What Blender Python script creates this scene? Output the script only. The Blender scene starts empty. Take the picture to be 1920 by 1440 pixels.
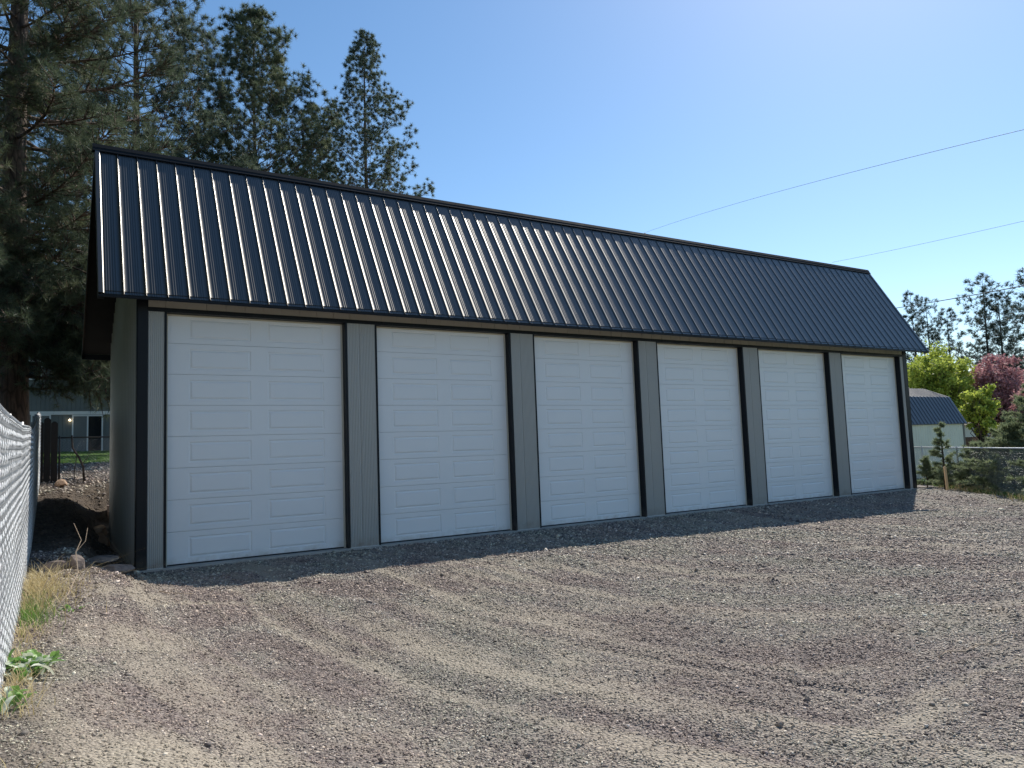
import bpy, math, random
import numpy as np
from mathutils import Vector, Matrix

rnd = random.Random(7)
rs = np.random.RandomState(11)
C = bpy.context.scene.collection
R = math.radians

# ------------------------------------------------------------------ helpers
def tag(o, label=None, cat=None, group=None, kind=None):
    if label: o['label'] = label
    if cat: o['category'] = cat
    if group: o['group'] = group
    if kind: o['kind'] = kind
    return o

def empty(name, loc=(0, 0, 0), parent=None):
    o = bpy.data.objects.new(name, None)
    o.location = loc
    C.objects.link(o)
    if parent: o.parent = parent
    return o

def link_mesh(name, me, mat, parent=None, smooth=False):
    if mat is not None:
        for m in (mat if isinstance(mat, (list, tuple)) else [mat]):
            me.materials.append(m)
    o = bpy.data.objects.new(name, me)
    C.objects.link(o)
    if parent: o.parent = parent
    if smooth:
        me.polygons.foreach_set('use_smooth', [True] * len(me.polygons))
    return o

def np_mesh(name, V, F, mat, parent=None, smooth=False, col=None):
    """V (n,3), F (m,k) arrays -> one mesh object."""
    V = np.asarray(V, np.float32); F = np.asarray(F, np.int32)
    me = bpy.data.meshes.new(name)
    k = F.shape[1]
    me.vertices.add(len(V)); me.vertices.foreach_set('co', V.ravel())
    me.loops.add(F.size); me.loops.foreach_set('vertex_index', F.ravel())
    me.polygons.add(len(F))
    me.polygons.foreach_set('loop_start', np.arange(0, F.size, k, dtype=np.int32))
    me.polygons.foreach_set('loop_total', np.full(len(F), k, np.int32))
    if col is not None:
        for an, arr in col.items():
            a = me.attributes.new(an, 'FLOAT', 'POINT')
            a.data.foreach_set('value', np.asarray(arr, np.float32))
    me.update(calc_edges=True)
    return link_mesh(name, me, mat, parent, smooth)

class MB:
    def __init__(s): s.v = []; s.f = []
    def add(s, V, F):
        n = len(s.v); s.v += [tuple(p) for p in V]; s.f += [tuple(i + n for i in f) for f in F]
    def box(s, x0, x1, y0, y1, z0, z1, c=0.0):
        if c <= 0:
            V = [(x, y, z) for x in (x0, x1) for y in (y0, y1) for z in (z0, z1)]
            s.add(V, [(0, 1, 3, 2), (4, 6, 7, 5), (0, 4, 5, 1), (2, 3, 7, 6), (0, 2, 6, 4), (1, 5, 7, 3)]); return
        # vertical-edge chamfered box
        P = [(x0 + c, y0), (x1 - c, y0), (x1, y0 + c), (x1, y1 - c), (x1 - c, y1), (x0 + c, y1), (x0, y1 - c), (x0, y0 + c)]
        n = 8
        V = [(x, y, z0) for x, y in P] + [(x, y, z1) for x, y in P]
        s.add(V, [tuple(range(n))[::-1], tuple(range(n, 2 * n))] + [(i, (i + 1) % n, n + (i + 1) % n, n + i) for i in range(n)])
    def tube(s, pts, radii, n=8, cap=True):
        pts = [Vector(p) for p in pts]
        if not hasattr(radii, '__len__'): radii = [radii] * len(pts)
        rings = []
        up = Vector((0, 0, 1))
        V = []
        for i, p in enumerate(pts):
            a = pts[max(i - 1, 0)]; b = pts[min(i + 1, len(pts) - 1)]
            d = (b - a).normalized()
            t = d.cross(up)
            if t.length < .05: t = d.cross(Vector((1, 0, 0)))
            t.normalize(); w = d.cross(t)
            for k in range(n):
                A = 2 * math.pi * k / n
                V.append(p + (t * math.cos(A) + w * math.sin(A)) * radii[i])
        F = []
        for i in range(len(pts) - 1):
            for k in range(n):
                F.append((i * n + k, i * n + (k + 1) % n, (i + 1) * n + (k + 1) % n, (i + 1) * n + k))
        if cap:
            F.append(tuple(range(n))[::-1]); F.append(tuple((len(pts) - 1) * n + k for k in range(n)))
        s.add(V, F)
    def strip(s, A, B):
        """quads between two equal-length polylines"""
        n = len(A)
        s.add(list(A) + list(B), [(i, i + 1, n + i + 1, n + i) for i in range(n - 1)])
    def build(s, name, mat, parent=None, smooth=False):
        me = bpy.data.meshes.new(name)
        me.from_pydata(s.v, [], s.f); me.update()
        return link_mesh(name, me, mat, parent, smooth)

# ------------------------------------------------------------------ materials
def newmat(name):
    m = bpy.data.materials.new(name); m.use_nodes = True
    nt = m.node_tree; b = nt.nodes['Principled BSDF']
    return m, nt, b
def N(nt, t, **kw):
    n = nt.nodes.new(t)
    for k, v in kw.items():
        if k.startswith('i_'): n.inputs[k[2:].replace('_', ' ')].default_value = v
        else: setattr(n, k, v)
    return n
def mixc(nt, fac, a, b, bt='MIX'):
    n = nt.nodes.new('ShaderNodeMix'); n.data_type = 'RGBA'; n.blend_type = bt
    for idx, v in ((0, fac), (6, a), (7, b)):
        if hasattr(v, 'links') or hasattr(v, 'is_linked'): nt.links.new(v, n.inputs[idx])
        elif idx == 0: n.inputs[0].default_value = v
        else: n.inputs[idx].default_value = (*v, 1) if len(v) == 3 else v
    return n.outputs[2]
def noise(nt, scale, detail=4, rough=.55, vec=None, dist=0):
    n = nt.nodes.new('ShaderNodeTexNoise'); n.inputs['Scale'].default_value = scale
    n.inputs['Detail'].default_value = detail; n.inputs['Roughness'].default_value = rough
    n.inputs['Distortion'].default_value = dist
    if vec is not None: nt.links.new(vec, n.inputs['Vector'])
    return n
def ramp(nt, src, a, b, lo=0., hi=1.):
    n = nt.nodes.new('ShaderNodeMapRange'); n.inputs[1].default_value = a; n.inputs[2].default_value = b
    n.inputs[3].default_value = lo; n.inputs[4].default_value = hi; nt.links.new(src, n.inputs[0]); return n.outputs[0]
def geo_pos(nt):
    return nt.nodes.new('ShaderNodeNewGeometry').outputs['Position']
def mapping(nt, vec, scale):
    m = nt.nodes.new('ShaderNodeMapping'); m.inputs['Scale'].default_value = scale
    nt.links.new(vec, m.inputs['Vector']); return m.outputs[0]
def bump(nt, b, h, strength=.3, dist=.01):
    n = nt.nodes.new('ShaderNodeBump'); n.inputs['Strength'].default_value = strength
    n.inputs['Distance'].default_value = dist
    nt.links.new(h, n.inputs['Height']); nt.links.new(n.outputs[0], b.inputs['Normal']); return n

def painted(name, col, rough=.45, metal=0., var=.12, dirt=None, dirt_z=.35, bumpk=.0, spec=.5, wavy=0.):
    """painted or coated surface: slight tone variation, dust near the ground, fine waviness"""
    m, nt, b = newmat(name)
    pos = geo_pos(nt)
    n1 = noise(nt, 1.3, 6, .6, pos); n2 = noise(nt, 23, 4, .6, mapping(nt, pos, (1, 1, .25)))
    dark = tuple(c * (1 - var) for c in col); light = tuple(min(1, c * (1 + var)) for c in col)
    c = mixc(nt, ramp(nt, n1.outputs[0], .3, .7), dark, light)
    c = mixc(nt, ramp(nt, n2.outputs[0], .45, .75, 0, var * 1.2), c, tuple(x * .75 for x in col))
    if dirt:
        sp = nt.nodes.new('ShaderNodeSeparateXYZ'); nt.links.new(pos, sp.inputs[0])
        f = ramp(nt, sp.outputs[2], dirt_z, 0.0)
        mul = nt.nodes.new('ShaderNodeMath'); mul.operation = 'MULTIPLY'
        n3 = noise(nt, 6, 5, .65, pos)
        nt.links.new(f, mul.inputs[0]); nt.links.new(ramp(nt, n3.outputs[0], .35, .7), mul.inputs[1])
        c = mixc(nt, mul.outputs[0], c, dirt)
    nt.links.new(c, b.inputs['Base Color'])
    b.inputs['Roughness'].default_value = rough
    nt.links.new(ramp(nt, n1.outputs[0], .3, .7, rough * .88, min(1, rough * 1.12)), b.inputs['Roughness'])
    b.inputs['Metallic'].default_value = metal
    b.inputs['Specular IOR Level'].default_value = spec
    if wavy > 0:
        n4 = noise(nt, 2.2, 2, .5, mapping(nt, pos, (1.5, .6, .6)))
        bump(nt, b, n4.outputs[0], wavy, .02)
    elif bumpk > 0:
        n4 = noise(nt, 180, 3, .6, pos); bump(nt, b, n4.outputs[0], bumpk, .002)
    return m

def foliage(name, c1, c2, c3=None, trans=.35, rough=.55):
    m, nt, b = newmat(name)
    at = N(nt, 'ShaderNodeAttribute', attribute_name='tone')
    c = mixc(nt, at.outputs['Fac'], c1, c2)
    if c3:
        nz = noise(nt, .9, 3, .5, geo_pos(nt))
        c = mixc(nt, ramp(nt, nz.outputs[0], .52, .7), c, c3)
    nt.links.new(c, b.inputs['Base Color']); b.inputs['Roughness'].default_value = rough
    b.inputs['Specular IOR Level'].default_value = .35
    tr = nt.nodes.new('ShaderNodeBsdfTranslucent'); nt.links.new(c, tr.inputs['Color'])
    mx = nt.nodes.new('ShaderNodeMixShader'); mx.inputs[0].default_value = trans
    nt.links.new(b.outputs[0], mx.inputs[1]); nt.links.new(tr.outputs[0], mx.inputs[2])
    nt.links.new(mx.outputs[0], nt.nodes['Material Output'].inputs['Surface'])
    return m

def bark(name, c1, c2, scale=5):
    m, nt, b = newmat(name)
    pos = geo_pos(nt)
    v = mapping(nt, pos, (1, 1, .22))
    n1 = noise(nt, scale * 2.4, 6, .65, v, .4)
    vo = N(nt, 'ShaderNodeTexVoronoi', feature='DISTANCE_TO_EDGE'); vo.inputs['Scale'].default_value = scale * 1.4
    nt.links.new(v, vo.inputs['Vector'])
    c = mixc(nt, ramp(nt, n1.outputs[0], .35, .65), c1, c2)
    c = mixc(nt, ramp(nt, vo.outputs['Distance'], .0, .12, .75, 0), c, tuple(x * .3 for x in c1))
    nt.links.new(c, b.inputs['Base Color']); b.inputs['Roughness'].default_value = .9
    bump(nt, b, vo.outputs['Distance'], .8, .05)
    return m

M = {}
M['roof'] = painted('navy_metal_roof', (.005, .006, .008), .42, 0, .15, spec=.8, wavy=.10)
for n_ in M['roof'].node_tree.nodes:
    if n_.type == 'BSDF_PRINCIPLED':
        n_.inputs['Specular Tint'].default_value = (1, .93, .82, 1); n_.inputs['Coat Tint'].default_value = (1, 1, 1, 1); n_.inputs['IOR'].default_value = 1.62; n_.inputs['Coat Weight'].default_value = .6; n_.inputs['Coat Roughness'].default_value = .38
M['trim'] = painted('dark_metal_trim', (.006, .008, .012), .45, 0, .15, spec=.22, dirt=(.10, .085, .07), dirt_z=.25)
M['cap'] = painted('navy_cap', (.012, .017, .024), .75, 0, .12, spec=.12)
M['siding'] = painted('taupe_metal_siding', (.405, .405, .385), .42, 0, .02, dirt=(.26, .22, .18), dirt_z=.22)
M['header'] = painted('warm_taupe_panel', (.46, .43, .38), .5, 0, .06)
M['door'] = painted('white_door_enamel', (.79, .80, .81), .42, 0, .012, dirt=(.5, .46, .41), dirt_z=.16, bumpk=.12)
M['stop'] = painted('almond_stop', (.58, .54, .45), .5, 0, .05)
M['seal'] = painted('black_rubber', (.018, .018, .02), .7, 0, .1)
M['jtrim'] = painted('galvanised_edge', (.55, .55, .55), .4, 0, .1)
M['concrete'] = painted('concrete_slab', (.38, .36, .33), .85, 0, .2, bumpk=.4)
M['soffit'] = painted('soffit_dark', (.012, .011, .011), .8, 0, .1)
M['house'] = painted('grey_green_siding', (.15, .165, .16), .8, 0, .12)
M['white'] = painted('white_trim', (.74, .74, .72), .5, 0, .06)
M['shingle'] = painted('brown_shingle', (.20, .16, .13), .9, 0, .35, bumpk=.6)
M['shed'] = painted('cream_shed_siding', (.74, .70, .58), .6, 0, .08, dirt=(.3, .26, .2), dirt_z=.2)
M['shedroof'] = painted('blue_grey_shed_roof', (.06, .062, .075), .38, 0, .12, spec=.6)
M['wood'] = painted('weathered_board', (.16, .11, .075), .85, 0, .3)
M['darkwood'] = painted('dark_stained_board', (.03, .024, .02), .85, 0, .3)
M['stake'] = painted('orange_stake', (.78, .52, .28), .75, 0, .15)
M['galv'] = painted('galvanised_steel', (.42, .43, .44), .42, .7, .15)
M['slat'] = painted('white_slat', (.70, .71, .72), .45, 0, .10)
M['wire'] = painted('fence_wire', (.50, .51, .52), .45, .3, .2)
M['cable'] = painted('cable', (.03, .03, .035), .6)
M['bark'] = bark('pine_bark', (.075, .052, .042), (.19, .125, .09))
M['darkbark'] = bark('dark_bark', (.05, .038, .03), (.11, .085, .07))
M['needle'] = foliage('pine_needles', (.032, .056, .034), (.17, .21, .125), (.20, .22, .12), .42)
M['needle3'] = foliage('far_needles', (.035, .055, .045), (.08, .11, .08), None, .4)
M['needle2'] = foliage('blue_pine_needles', (.032, .054, .040), (.17, .21, .14), None, .42)
M['maple'] = foliage('spring_leaves', (.28, .36, .06), (.60, .65, .13), None, .5)
M['plum'] = foliage('plum_leaves', (.36, .15, .17), (.68, .40, .40), None, .4)
M['cedar'] = foliage('cedar_sprays', (.12, .155, .09), (.30, .35, .19), None, .55)
M['hosta'] = foliage('broad_leaves', (.10, .24, .05), (.26, .42, .12), None, .35, .4)
M['hostaw'] = foliage('pale_leaf', (.55, .60, .45), (.75, .78, .66), None, .3)
M['drygrass'] = foliage('dry_grass', (.42, .33, .16), (.68, .57, .32), None, .3)
M['grass'] = foliage('green_grass', (.07, .16, .025), (.20, .34, .06), None, .4)
M['twig'] = painted('bare_twig', (.45, .34, .24), .8)

def rock_mat(name, c1, c2):
    m, nt, b = newmat(name)
    pos = geo_pos(nt); n1 = noise(nt, 9, 6, .7, pos)
    c = mixc(nt, ramp(nt, n1.outputs[0], .35, .65), c1, c2)
    nt.links.new(c, b.inputs['Base Color']); b.inputs['Roughness'].default_value = .9
    bump(nt, b, n1.outputs[0], .6, .03); return m
M['clod'] = rock_mat('soil_clod', (.06, .045, .036), (.17, .13, .10))
M['rock'] = rock_mat('brown_rock', (.12, .095, .085), (.27, .21, .18))
M['sandstone'] = rock_mat('orange_rock', (.34, .21, .14), (.50, .36, .25))

def glass_mat(name, col):
    m, nt, b = newmat(name)
    b.inputs['Base Color'].default_value = (*col, 1); b.inputs['Roughness'].default_value = .06
    n = noise(nt, .7, 2, .5, geo_pos(nt)); bump(nt, b, n.outputs[0], .03, .02)
    return m
M['glass'] = glass_mat('dark_window_glass', (.012, .015, .018))
M['blind'] = painted('grey_window_blind', (.16, .17, .17), .35, 0, .1)
m_, nt_, b_ = newmat('lit_lamp'); b_.inputs['Emission Color'].default_value = (1, .8, .5, 1); b_.inputs['Emission Strength'].default_value = 6; M['lamp'] = m_

# ---- gravel stones and ground
m, nt, b = newmat('gravel_stone')
at = N(nt, 'ShaderNodeAttribute', attribute_name='tone')
cr = nt.nodes.new('ShaderNodeValToRGB'); nt.links.new(at.outputs['Fac'], cr.inputs[0])
el = cr.color_ramp.elements
el[0].position = 0; el[0].color = (.10, .085, .08, 1)
el[1].position = 1; el[1].color = (.80, .73, .64, 1)
for p, c in ((.22, (.205, .17, .157)), (.42, (.30, .25, .222)), (.56, (.295, .272, .225)), (.72, (.44, .38, .31)), (.88, (.62, .54, .43))):
    e = el.new(p); e.color = (*c, 1)
dA = N(nt, 'ShaderNodeAttribute', attribute_name='dust'); pA = N(nt, 'ShaderNodeAttribute', attribute_name='patch')
c = mixc(nt, ramp(nt, pA.outputs['Fac'], .45, .95, 0, .85), cr.outputs[0], mixc(nt, 1.0, cr.outputs[0], (.80, .70, .70), 'MULTIPLY'))
c = mixc(nt, ramp(nt, pA.outputs['Fac'], .4, .0, 0, .9), c, mixc(nt, 1.0, c, (.90, .94, .87), 'MULTIPLY'))
c = mixc(nt, ramp(nt, dA.outputs['Fac'], .35, 1.2, 0, .5), c, (.44, .375, .28))
nt.links.new(c, b.inputs['Base Color']); b.inputs['Roughness'].default_value = .75
M['stone'] = m

m, nt, b = newmat('gravel_lot')
pos = geo_pos(nt)
dust = N(nt, 'ShaderNodeAttribute', attribute_name='dust'); grassA = N(nt, 'ShaderNodeAttribute', attribute_name='grassy')
dirtA = N(nt, 'ShaderNodeAttribute', attribute_name='dirt')
vo = N(nt, 'ShaderNodeTexVoronoi', feature='F1'); vo.inputs['Scale'].default_value = 46
nt.links.new(pos, vo.inputs['Vector'])
vo2 = N(nt, 'ShaderNodeTexVoronoi', feature='F1'); vo2.inputs['Scale'].default_value = 19; nt.links.new(pos, vo2.inputs['Vector'])
sx = nt.nodes.new('ShaderNodeSeparateColor'); nt.links.new(vo.outputs['Color'], sx.inputs[0])
sx2 = nt.nodes.new('ShaderNodeSeparateColor'); nt.links.new(vo2.outputs['Color'], sx2.inputs[0])
cr = nt.nodes.new('ShaderNodeValToRGB'); nt.links.new(sx.outputs[0], cr.inputs[0]); el = cr.color_ramp.elements
el[0].color = (.085, .074, .064, 1); el[1].color = (.62, .55, .44, 1)
for p, c in ((.3, (.19, .163, .143)), (.55, (.285, .244, .207)), (.8, (.42, .36, .295))):
    e = el.new(p); e.color = (*c, 1)
big = noise(nt, 1.1, 5, .6, mapping(nt, pos, (1.6, .6, 1)))
mid = noise(nt, 6, 5, .65, pos)
streak = noise(nt, 3.2, 6, .7, mapping(nt, pos, (2.2, .45, 1)), .6)
c = cr.outputs[0]
c = mixc(nt, ramp(nt, sx2.outputs[1], .55, 1, 0, .55), c, (.17, .168, .148))
c = mixc(nt, ramp(nt, big.outputs[0], .35, .7, 0, .45), c, (.27, .21, .19))
fine = noise(nt, 90, 3, .7, pos)
sand = mixc(nt, ramp(nt, fine.outputs[0], .3, .7), (.30, .262, .205), (.50, .435, .34))
patA = N(nt, 'ShaderNodeAttribute', attribute_name='patch')
c = mixc(nt, ramp(nt, patA.outputs['Fac'], .5, .95, 0, .6), c, mixc(nt, sx.outputs[2], (.12, .095, .09), (.31, .255, .24)))
c = mixc(nt, ramp(nt, patA.outputs['Fac'], .35, .0, 0, .6), c, mixc(nt, sx.outputs[2], (.17, .165, .145), (.37, .35, .30)))
ad = nt.nodes.new('ShaderNodeMath'); ad.operation = 'MULTIPLY_ADD'
nt.links.new(mid.outputs[0], ad.inputs[0]); ad.inputs[1].default_value = .5; nt.links.new(dust.outputs['Fac'], ad.inputs[2])
c = mixc(nt, ramp(nt, streak.outputs[0], .42, .68, 0, .5), c, (.21, .175, .165))
c = mixc(nt, ramp(nt, noise(nt, 21, 4, .7, pos).outputs[0], .5, .72, 0, .5), c, (.15, .125, .12))
dfac = ramp(nt, ad.outputs[0], .45, 1.4, .0, .68)
c = mixc(nt, dfac, c, sand)
soil = mixc(nt, ramp(nt, mid.outputs[0], .35, .65), (.055, .042, .033), (.14, .108, .08))
c = mixc(nt, dirtA.outputs['Fac'], c, soil)
gr = mixc(nt, ramp(nt, mid.outputs[0], .35, .65), (.05, .10, .025), (.13, .19, .05))
c = mixc(nt, grassA.outputs['Fac'], c, gr)
nt.links.new(c, b.inputs['Base Color']); b.inputs['Roughness'].default_value = .85
b.inputs['Specular IOR Level'].default_value = .3
hsum = nt.nodes.new('ShaderNodeMath'); hsum.operation = 'MULTIPLY_ADD'
nt.links.new(vo.outputs['Distance'], hsum.inputs[0]); hsum.inputs[1].default_value = -1.0
nt.links.new(sx.outputs[1], hsum.inputs[2])
bump(nt, b, hsum.outputs[0], .9, .022)
M['ground'] = m

# ------------------------------------------------------------------ terrain
L, D = 22.54, 6.5
def lerp(a, b, t): return a + (b - a) * t
def sstep(a, b, x):
    t = np.clip((x - a) / (b - a), 0, 1); return t * t * (3 - 2 * t)
def vnoise(x, y, s, seed=0):
    """smooth value noise in numpy"""
    x = np.asarray(x, float) * s + 31.7 * seed; y = np.asarray(y, float) * s + 17.3 * seed
    xi = np.floor(x).astype(np.int64); yi = np.floor(y).astype(np.int64); fx = x - xi; fy = y - yi
    fx = fx * fx * (3 - 2 * fx); fy = fy * fy * (3 - 2 * fy)
    def h(a, b):
        n = (a * 374761393 + b * 668265263 + seed * 1442695) & 0x7fffffff
        n = ((n ^ (n >> 13)) * 1274126177) & 0x7fffffff
        return ((n ^ (n >> 16)) & 0xffff) / 65535.0
    return lerp(lerp(h(xi, yi), h(xi + 1, yi), fx), lerp(h(xi, yi + 1), h(xi + 1, yi + 1), fx), fy) - .5
TR = [2.5, 2.95, 4.35, 4.8, 5.15, 6.3, 7.3, 8.3, 9.4, 10.2, 12.3, 13.0, 16.0, 17.1, .9, 1.5, -.3]
def warp(x, y):
    """vehicles come straight out of the doors, then swing to the right: x in the frame of the wheel tracks"""
    s_ = np.clip(-y - 4.6, 0, 8); k = .035 + .028 * np.clip(x - 3.6, 0, 4) + .006 * np.clip(x - 7.6, 0, 20)
    return x - k * s_ ** 2 + .5 * vnoise(x, y, .22, 12)
def track(x, y):
    x = np.asarray(x, float); y = np.asarray(y, float)
    xw = warp(x, y); d = np.zeros(np.broadcast(x, y).shape)
    for i, x0 in enumerate(TR):
        w = .07 + .035 * (i % 4)
        br = np.clip(.35 + 1.8 * vnoise(x + i * 9, y, .45, 5), 0, 1)
        d = np.maximum(d, np.exp(-((xw - x0) / w) ** 2) * br * sstep(0, -1.2, y))
    return d
def aniso(x, y):
    xw = warp(x, y)
    return .75 * vnoise(xw * 2.4, y * .30, 1.0, 13) + .9 * vnoise(xw * 5.5, y * .5, 1.0, 14) + .9 * vnoise(xw * 12, y * .9, 1.0, 15)
def dustf(x, y):
    x = np.asarray(x, float); y = np.asarray(y, float)
    b_ = vnoise(x, y, .4, 16) + .7 * vnoise(x, y, 1.3, 17) + .5 * vnoise(x, y, 3.1, 18)
    d = .33 + .90 * aniso(x, y) + .45 * b_ + .60 * track(x, y)
    for px, py, a_, c_ in ((5.25, -4.8, .10, .8), (2.45, -8.4, .12, .25), (3.4, -10.8, .5, .09), (10.5, -6.0, .15, .5), (11.6, -6.6, .15, .45), (.35, -4.1, .5, .15), (-.35, -3.7, .4, .25), (-.7, -9.4, .3, .3)):
        d = d + 1.0 * np.exp(-((x - px) / a_) ** 2 - ((y - py) / c_) ** 2)
    return np.clip(d, 0, 1.6) * sstep(.6, -.8, y)
def patchf(x, y):
    x = np.asarray(x, float); y = np.asarray(y, float)
    xw = warp(x, y)
    p = vnoise(x * 1.3, y, .75, 21) + .8 * vnoise(xw * 1.6, y * .6, 1.6, 22) + .6 * vnoise(x, y, 3.7, 23)
    for px, py, r_ in ((3.2, -7.1, .5), (3.75, -9.3, .45), (2.7, -9.6, .4), (4.4, -9.6, .4)):
        p = p + .7 * np.exp(-(((x - px) / r_) ** 2 + ((y - py) / (r_ * .7)) ** 2))
    return np.clip(.5 + 1.25 * p - .25 * track(x, y), 0, 1)
PITS = [(6.75, -7.15, .22, .07, .05), (5.4, -9.3, .3, .06, .04), (6.85, -9.85, .25, .08, .05), (8.5, -6.4, .3, .07, .03), (4.6, -7.4, .25, .07, .03), (3.9, -9.6, .3, .1, .03)]
def terrain(x, y, detail=True):
    x = np.asarray(x, float); y = np.asarray(y, float)
    g0 = np.interp(x, [-30, -6, -1.4, -.7, -.15, .9, 4, 9, 19, 30, 60], [.5, .4, .36, .26, .12, .0, -.02, -.12, -.28, -.33, -.4])
    near = lerp(-.035, g0, np.maximum(sstep(-.15, -2.4, y), sstep(L - .1, L + 1.6, x)))
    # left strip: rises towards the back, with a ditch along the wall
    al = np.interp(y, [-30, -8, -5, -2.6, -1.2, 0, 2, 5, 8, 10, 20, 32, 60, 200], [.2, .24, .3, .40, .44, .46, .62, .95, 1.2, 1.3, 1.83, 2.45, 2.6, 2.6])
    ditch = sstep(-.95, -.12, x) * sstep(-2.4, -.7, y) * sstep(7.5, 5.0, y)
    al = lerp(al, np.minimum(al, -.03 + .0 * al), ditch)
    wl = sstep(.0, -.9, x)                       # 1 in the left strip
    wl = np.maximum(wl, ditch * sstep(.05, -.1, x))
    front = lerp(near, np.where(y < -.0, al, al), wl * sstep(-6.5, -2.2, y))
    back_r = np.full(np.broadcast(x, y).shape, -.3)
    xb = sstep(4, 22, x)
    back = lerp(al, back_r, xb)
    # slab region sits under the building
    inb = (x > -.02) & (x < L + .02) & (y > -.02) & (y < D)
    z = np.where(y < 0, front, np.where(x < .0, al, back))
    z = np.where(inb, -.04, z)
    rside = (x >= L) & (y >= -.02)
    z = np.where(rside, lerp(-.035, np.interp(x, [19, 30, 60], [-.28, -.33, -.4]), sstep(L - .1, L + 1.6, x)), z)
    z = np.where((y > D) & (x >= 0) & (x < L), lerp(-.05, back, sstep(D, D + 2.5, y)) * 1.0, z)
    if detail:
        k = np.where(inb, 0, 1) * sstep(.0, -.4, np.where((x > 0) & (x < L) & (y < .2), y, -1))
        z = z + k * (.05 * vnoise(x, y, .35, 1) + .03 * vnoise(x * 1.6, y * .7, 1.3, 2) + .018 * vnoise(x * 1.5, y, 4.1, 3) + .010 * vnoise(x, y, 11, 4))
        tk = track(x, y); z = z - .020 * tk * k + k * .020 * aniso(x, y) * sstep(.0, -1.5, y)
        for px, py, a, b_, dp in PITS:
            u = ((x - px) * .6 + (y - py) * .8) / a; v = (-(x - px) * .8 + (y - py) * .6) / b_
            r2 = u * u + v * v
            dp = dp * 1.5; z = z - dp * np.exp(-r2) + dp * 1.1 * np.exp(-(u * u + (v - 1.4) ** 2))
        rough = np.where((x < -.1) & (y > -3) & (y < 19), 1., 0.)
        z = z + rough * (.07 * vnoise(x, y, 1.9, 7) + .05 * vnoise(x, y, 4.5, 8))
    return z
def tz(x, y): return float(terrain(np.array([x]), np.array([y]))[0])

def axis(parts):
    out = []
    for a, b, st in parts:
        n = max(1, int(round((b - a) / st))); out += list(np.linspace(a, b, n, endpoint=False))
    out.append(parts[-1][1]); return np.array(out)
xs = axis([(-900, -100, 100), (-100, -20, 10), (-20, -4, 1), (-4, -2, .2), (-2, 12, .05), (12, 24, .1), (24, 36, .5), (36, 100, 8), (100, 1000, 100)])
ys = axis([(-400, -40, 60), (-40, -16, 3), (-16, -12.5, .25), (-12.5, .2, .05), (.2, 12, .12), (12, 36, .5), (36, 100, 8), (100, 1400, 130)])
X, Y = np.meshgrid(xs, ys, indexing='ij')
Z = terrain(X, Y)
V = np.stack([X.ravel(), Y.ravel(), Z.ravel()], 1)
nx, ny = len(xs), len(ys)
idx = np.arange(nx * ny).reshape(nx, ny)
F = np.stack([idx[:-1, :-1], idx[1:, :-1], idx[1:, 1:], idx[:-1, 1:]], -1).reshape(-1, 4)
xf, yf = X.ravel(), Y.ravel()
dustv = dustf(xf, yf)
lawn = sstep(19, 20.5, yf) * sstep(12, 6, xf) * sstep(33, 32.4, yf) + (yf > 34) * 1.0
gx = 28.6 - (2.5 - yf) * (5.8 / 5.7)           # line of the far chain link fence
lawn = np.maximum(lawn, sstep(-.25, .4, xf - gx) * (xf > 14) * .75)
dirtv = sstep(-.1, -.5, xf) * sstep(-3.2, -2.0, yf) * (1 - lawn) + sstep(1.2, 0, xf) * (yf > 6) * (1 - lawn)
dirtv = np.maximum(dirtv, .6 * sstep(-.95, -1.35, xf) * sstep(-12, -9, yf))
ground = np_mesh('ground', V, F, M['ground'], smooth=True, col={'dust': dustv, 'patch': patchf(xf, yf), 'grassy': np.clip(lawn, 0, 1), 'dirt': np.clip(dirtv, 0, 1)})
tag(ground, 'loose purple grey gravel lot with tan wheel tracks', 'ground', kind='structure')

# ------------------------------------------------------------------ gravel stones
def stones(name, P, size, mat, seed, flat=.55):
    r = np.random.RandomState(seed); n = len(P)
    base = np.array([(1, 0, 0), (0, 1, 0), (-1, 0, 0), (0, -1, 0), (0, 0, 1), (0, 0, -1)], float)
    F0 = np.array([(0, 1, 4), (1, 2, 4), (2, 3, 4), (3, 0, 4), (1, 0, 5), (2, 1, 5), (3, 2, 5), (0, 3, 5)])
    Vv = base[None] * (1 + .35 * r.randn(n, 6, 1)).clip(.45, 1.7)
    Vv += .22 * r.randn(n, 6, 3)
    Vv *= (size[:, None] * np.stack([1 + .3 * r.rand(n), .7 + .3 * r.rand(n), flat + .3 * r.rand(n)], 1))[:, None, :]
    a = r.rand(n) * 2 * np.pi; t = (r.rand(n) - .5) * 1.2
    ca, sa, ct, st = np.cos(a), np.sin(a), np.cos(t), np.sin(t)
    x, y, z = Vv[..., 0], Vv[..., 1], Vv[..., 2]
    y, z = y * ct[:, None] - z * st[:, None], y * st[:, None] + z * ct[:, None]
    x, y = x * ca[:, None] - y * sa[:, None], x * sa[:, None] + y * ca[:, None]
    Vv = np.stack([x, y, z], -1) + P[:, None, :]
    Ff = (F0[None] + (np.arange(n) * 6)[:, None, None]).reshape(-1, 3)
    tone = np.repeat(r.rand(n) ** 1.25, 6)
    return np_mesh(name, Vv.reshape(-1, 3), Ff, mat, col={'tone': tone, 'dust': np.repeat(dustf(P[:, 0], P[:, 1]), 6), 'patch': np.repeat(patchf(P[:, 0], P[:, 1]), 6)})
def scatter(n, x0, x1, y0, y1, keep, seed):
    r = np.random.RandomState(seed)
    x = x0 + (x1 - x0) * r.rand(n); y = y0 + (y1 - y0) * r.rand(n)
    k = keep(x, y, r.rand(n)); return x[k], y[k], r
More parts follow.
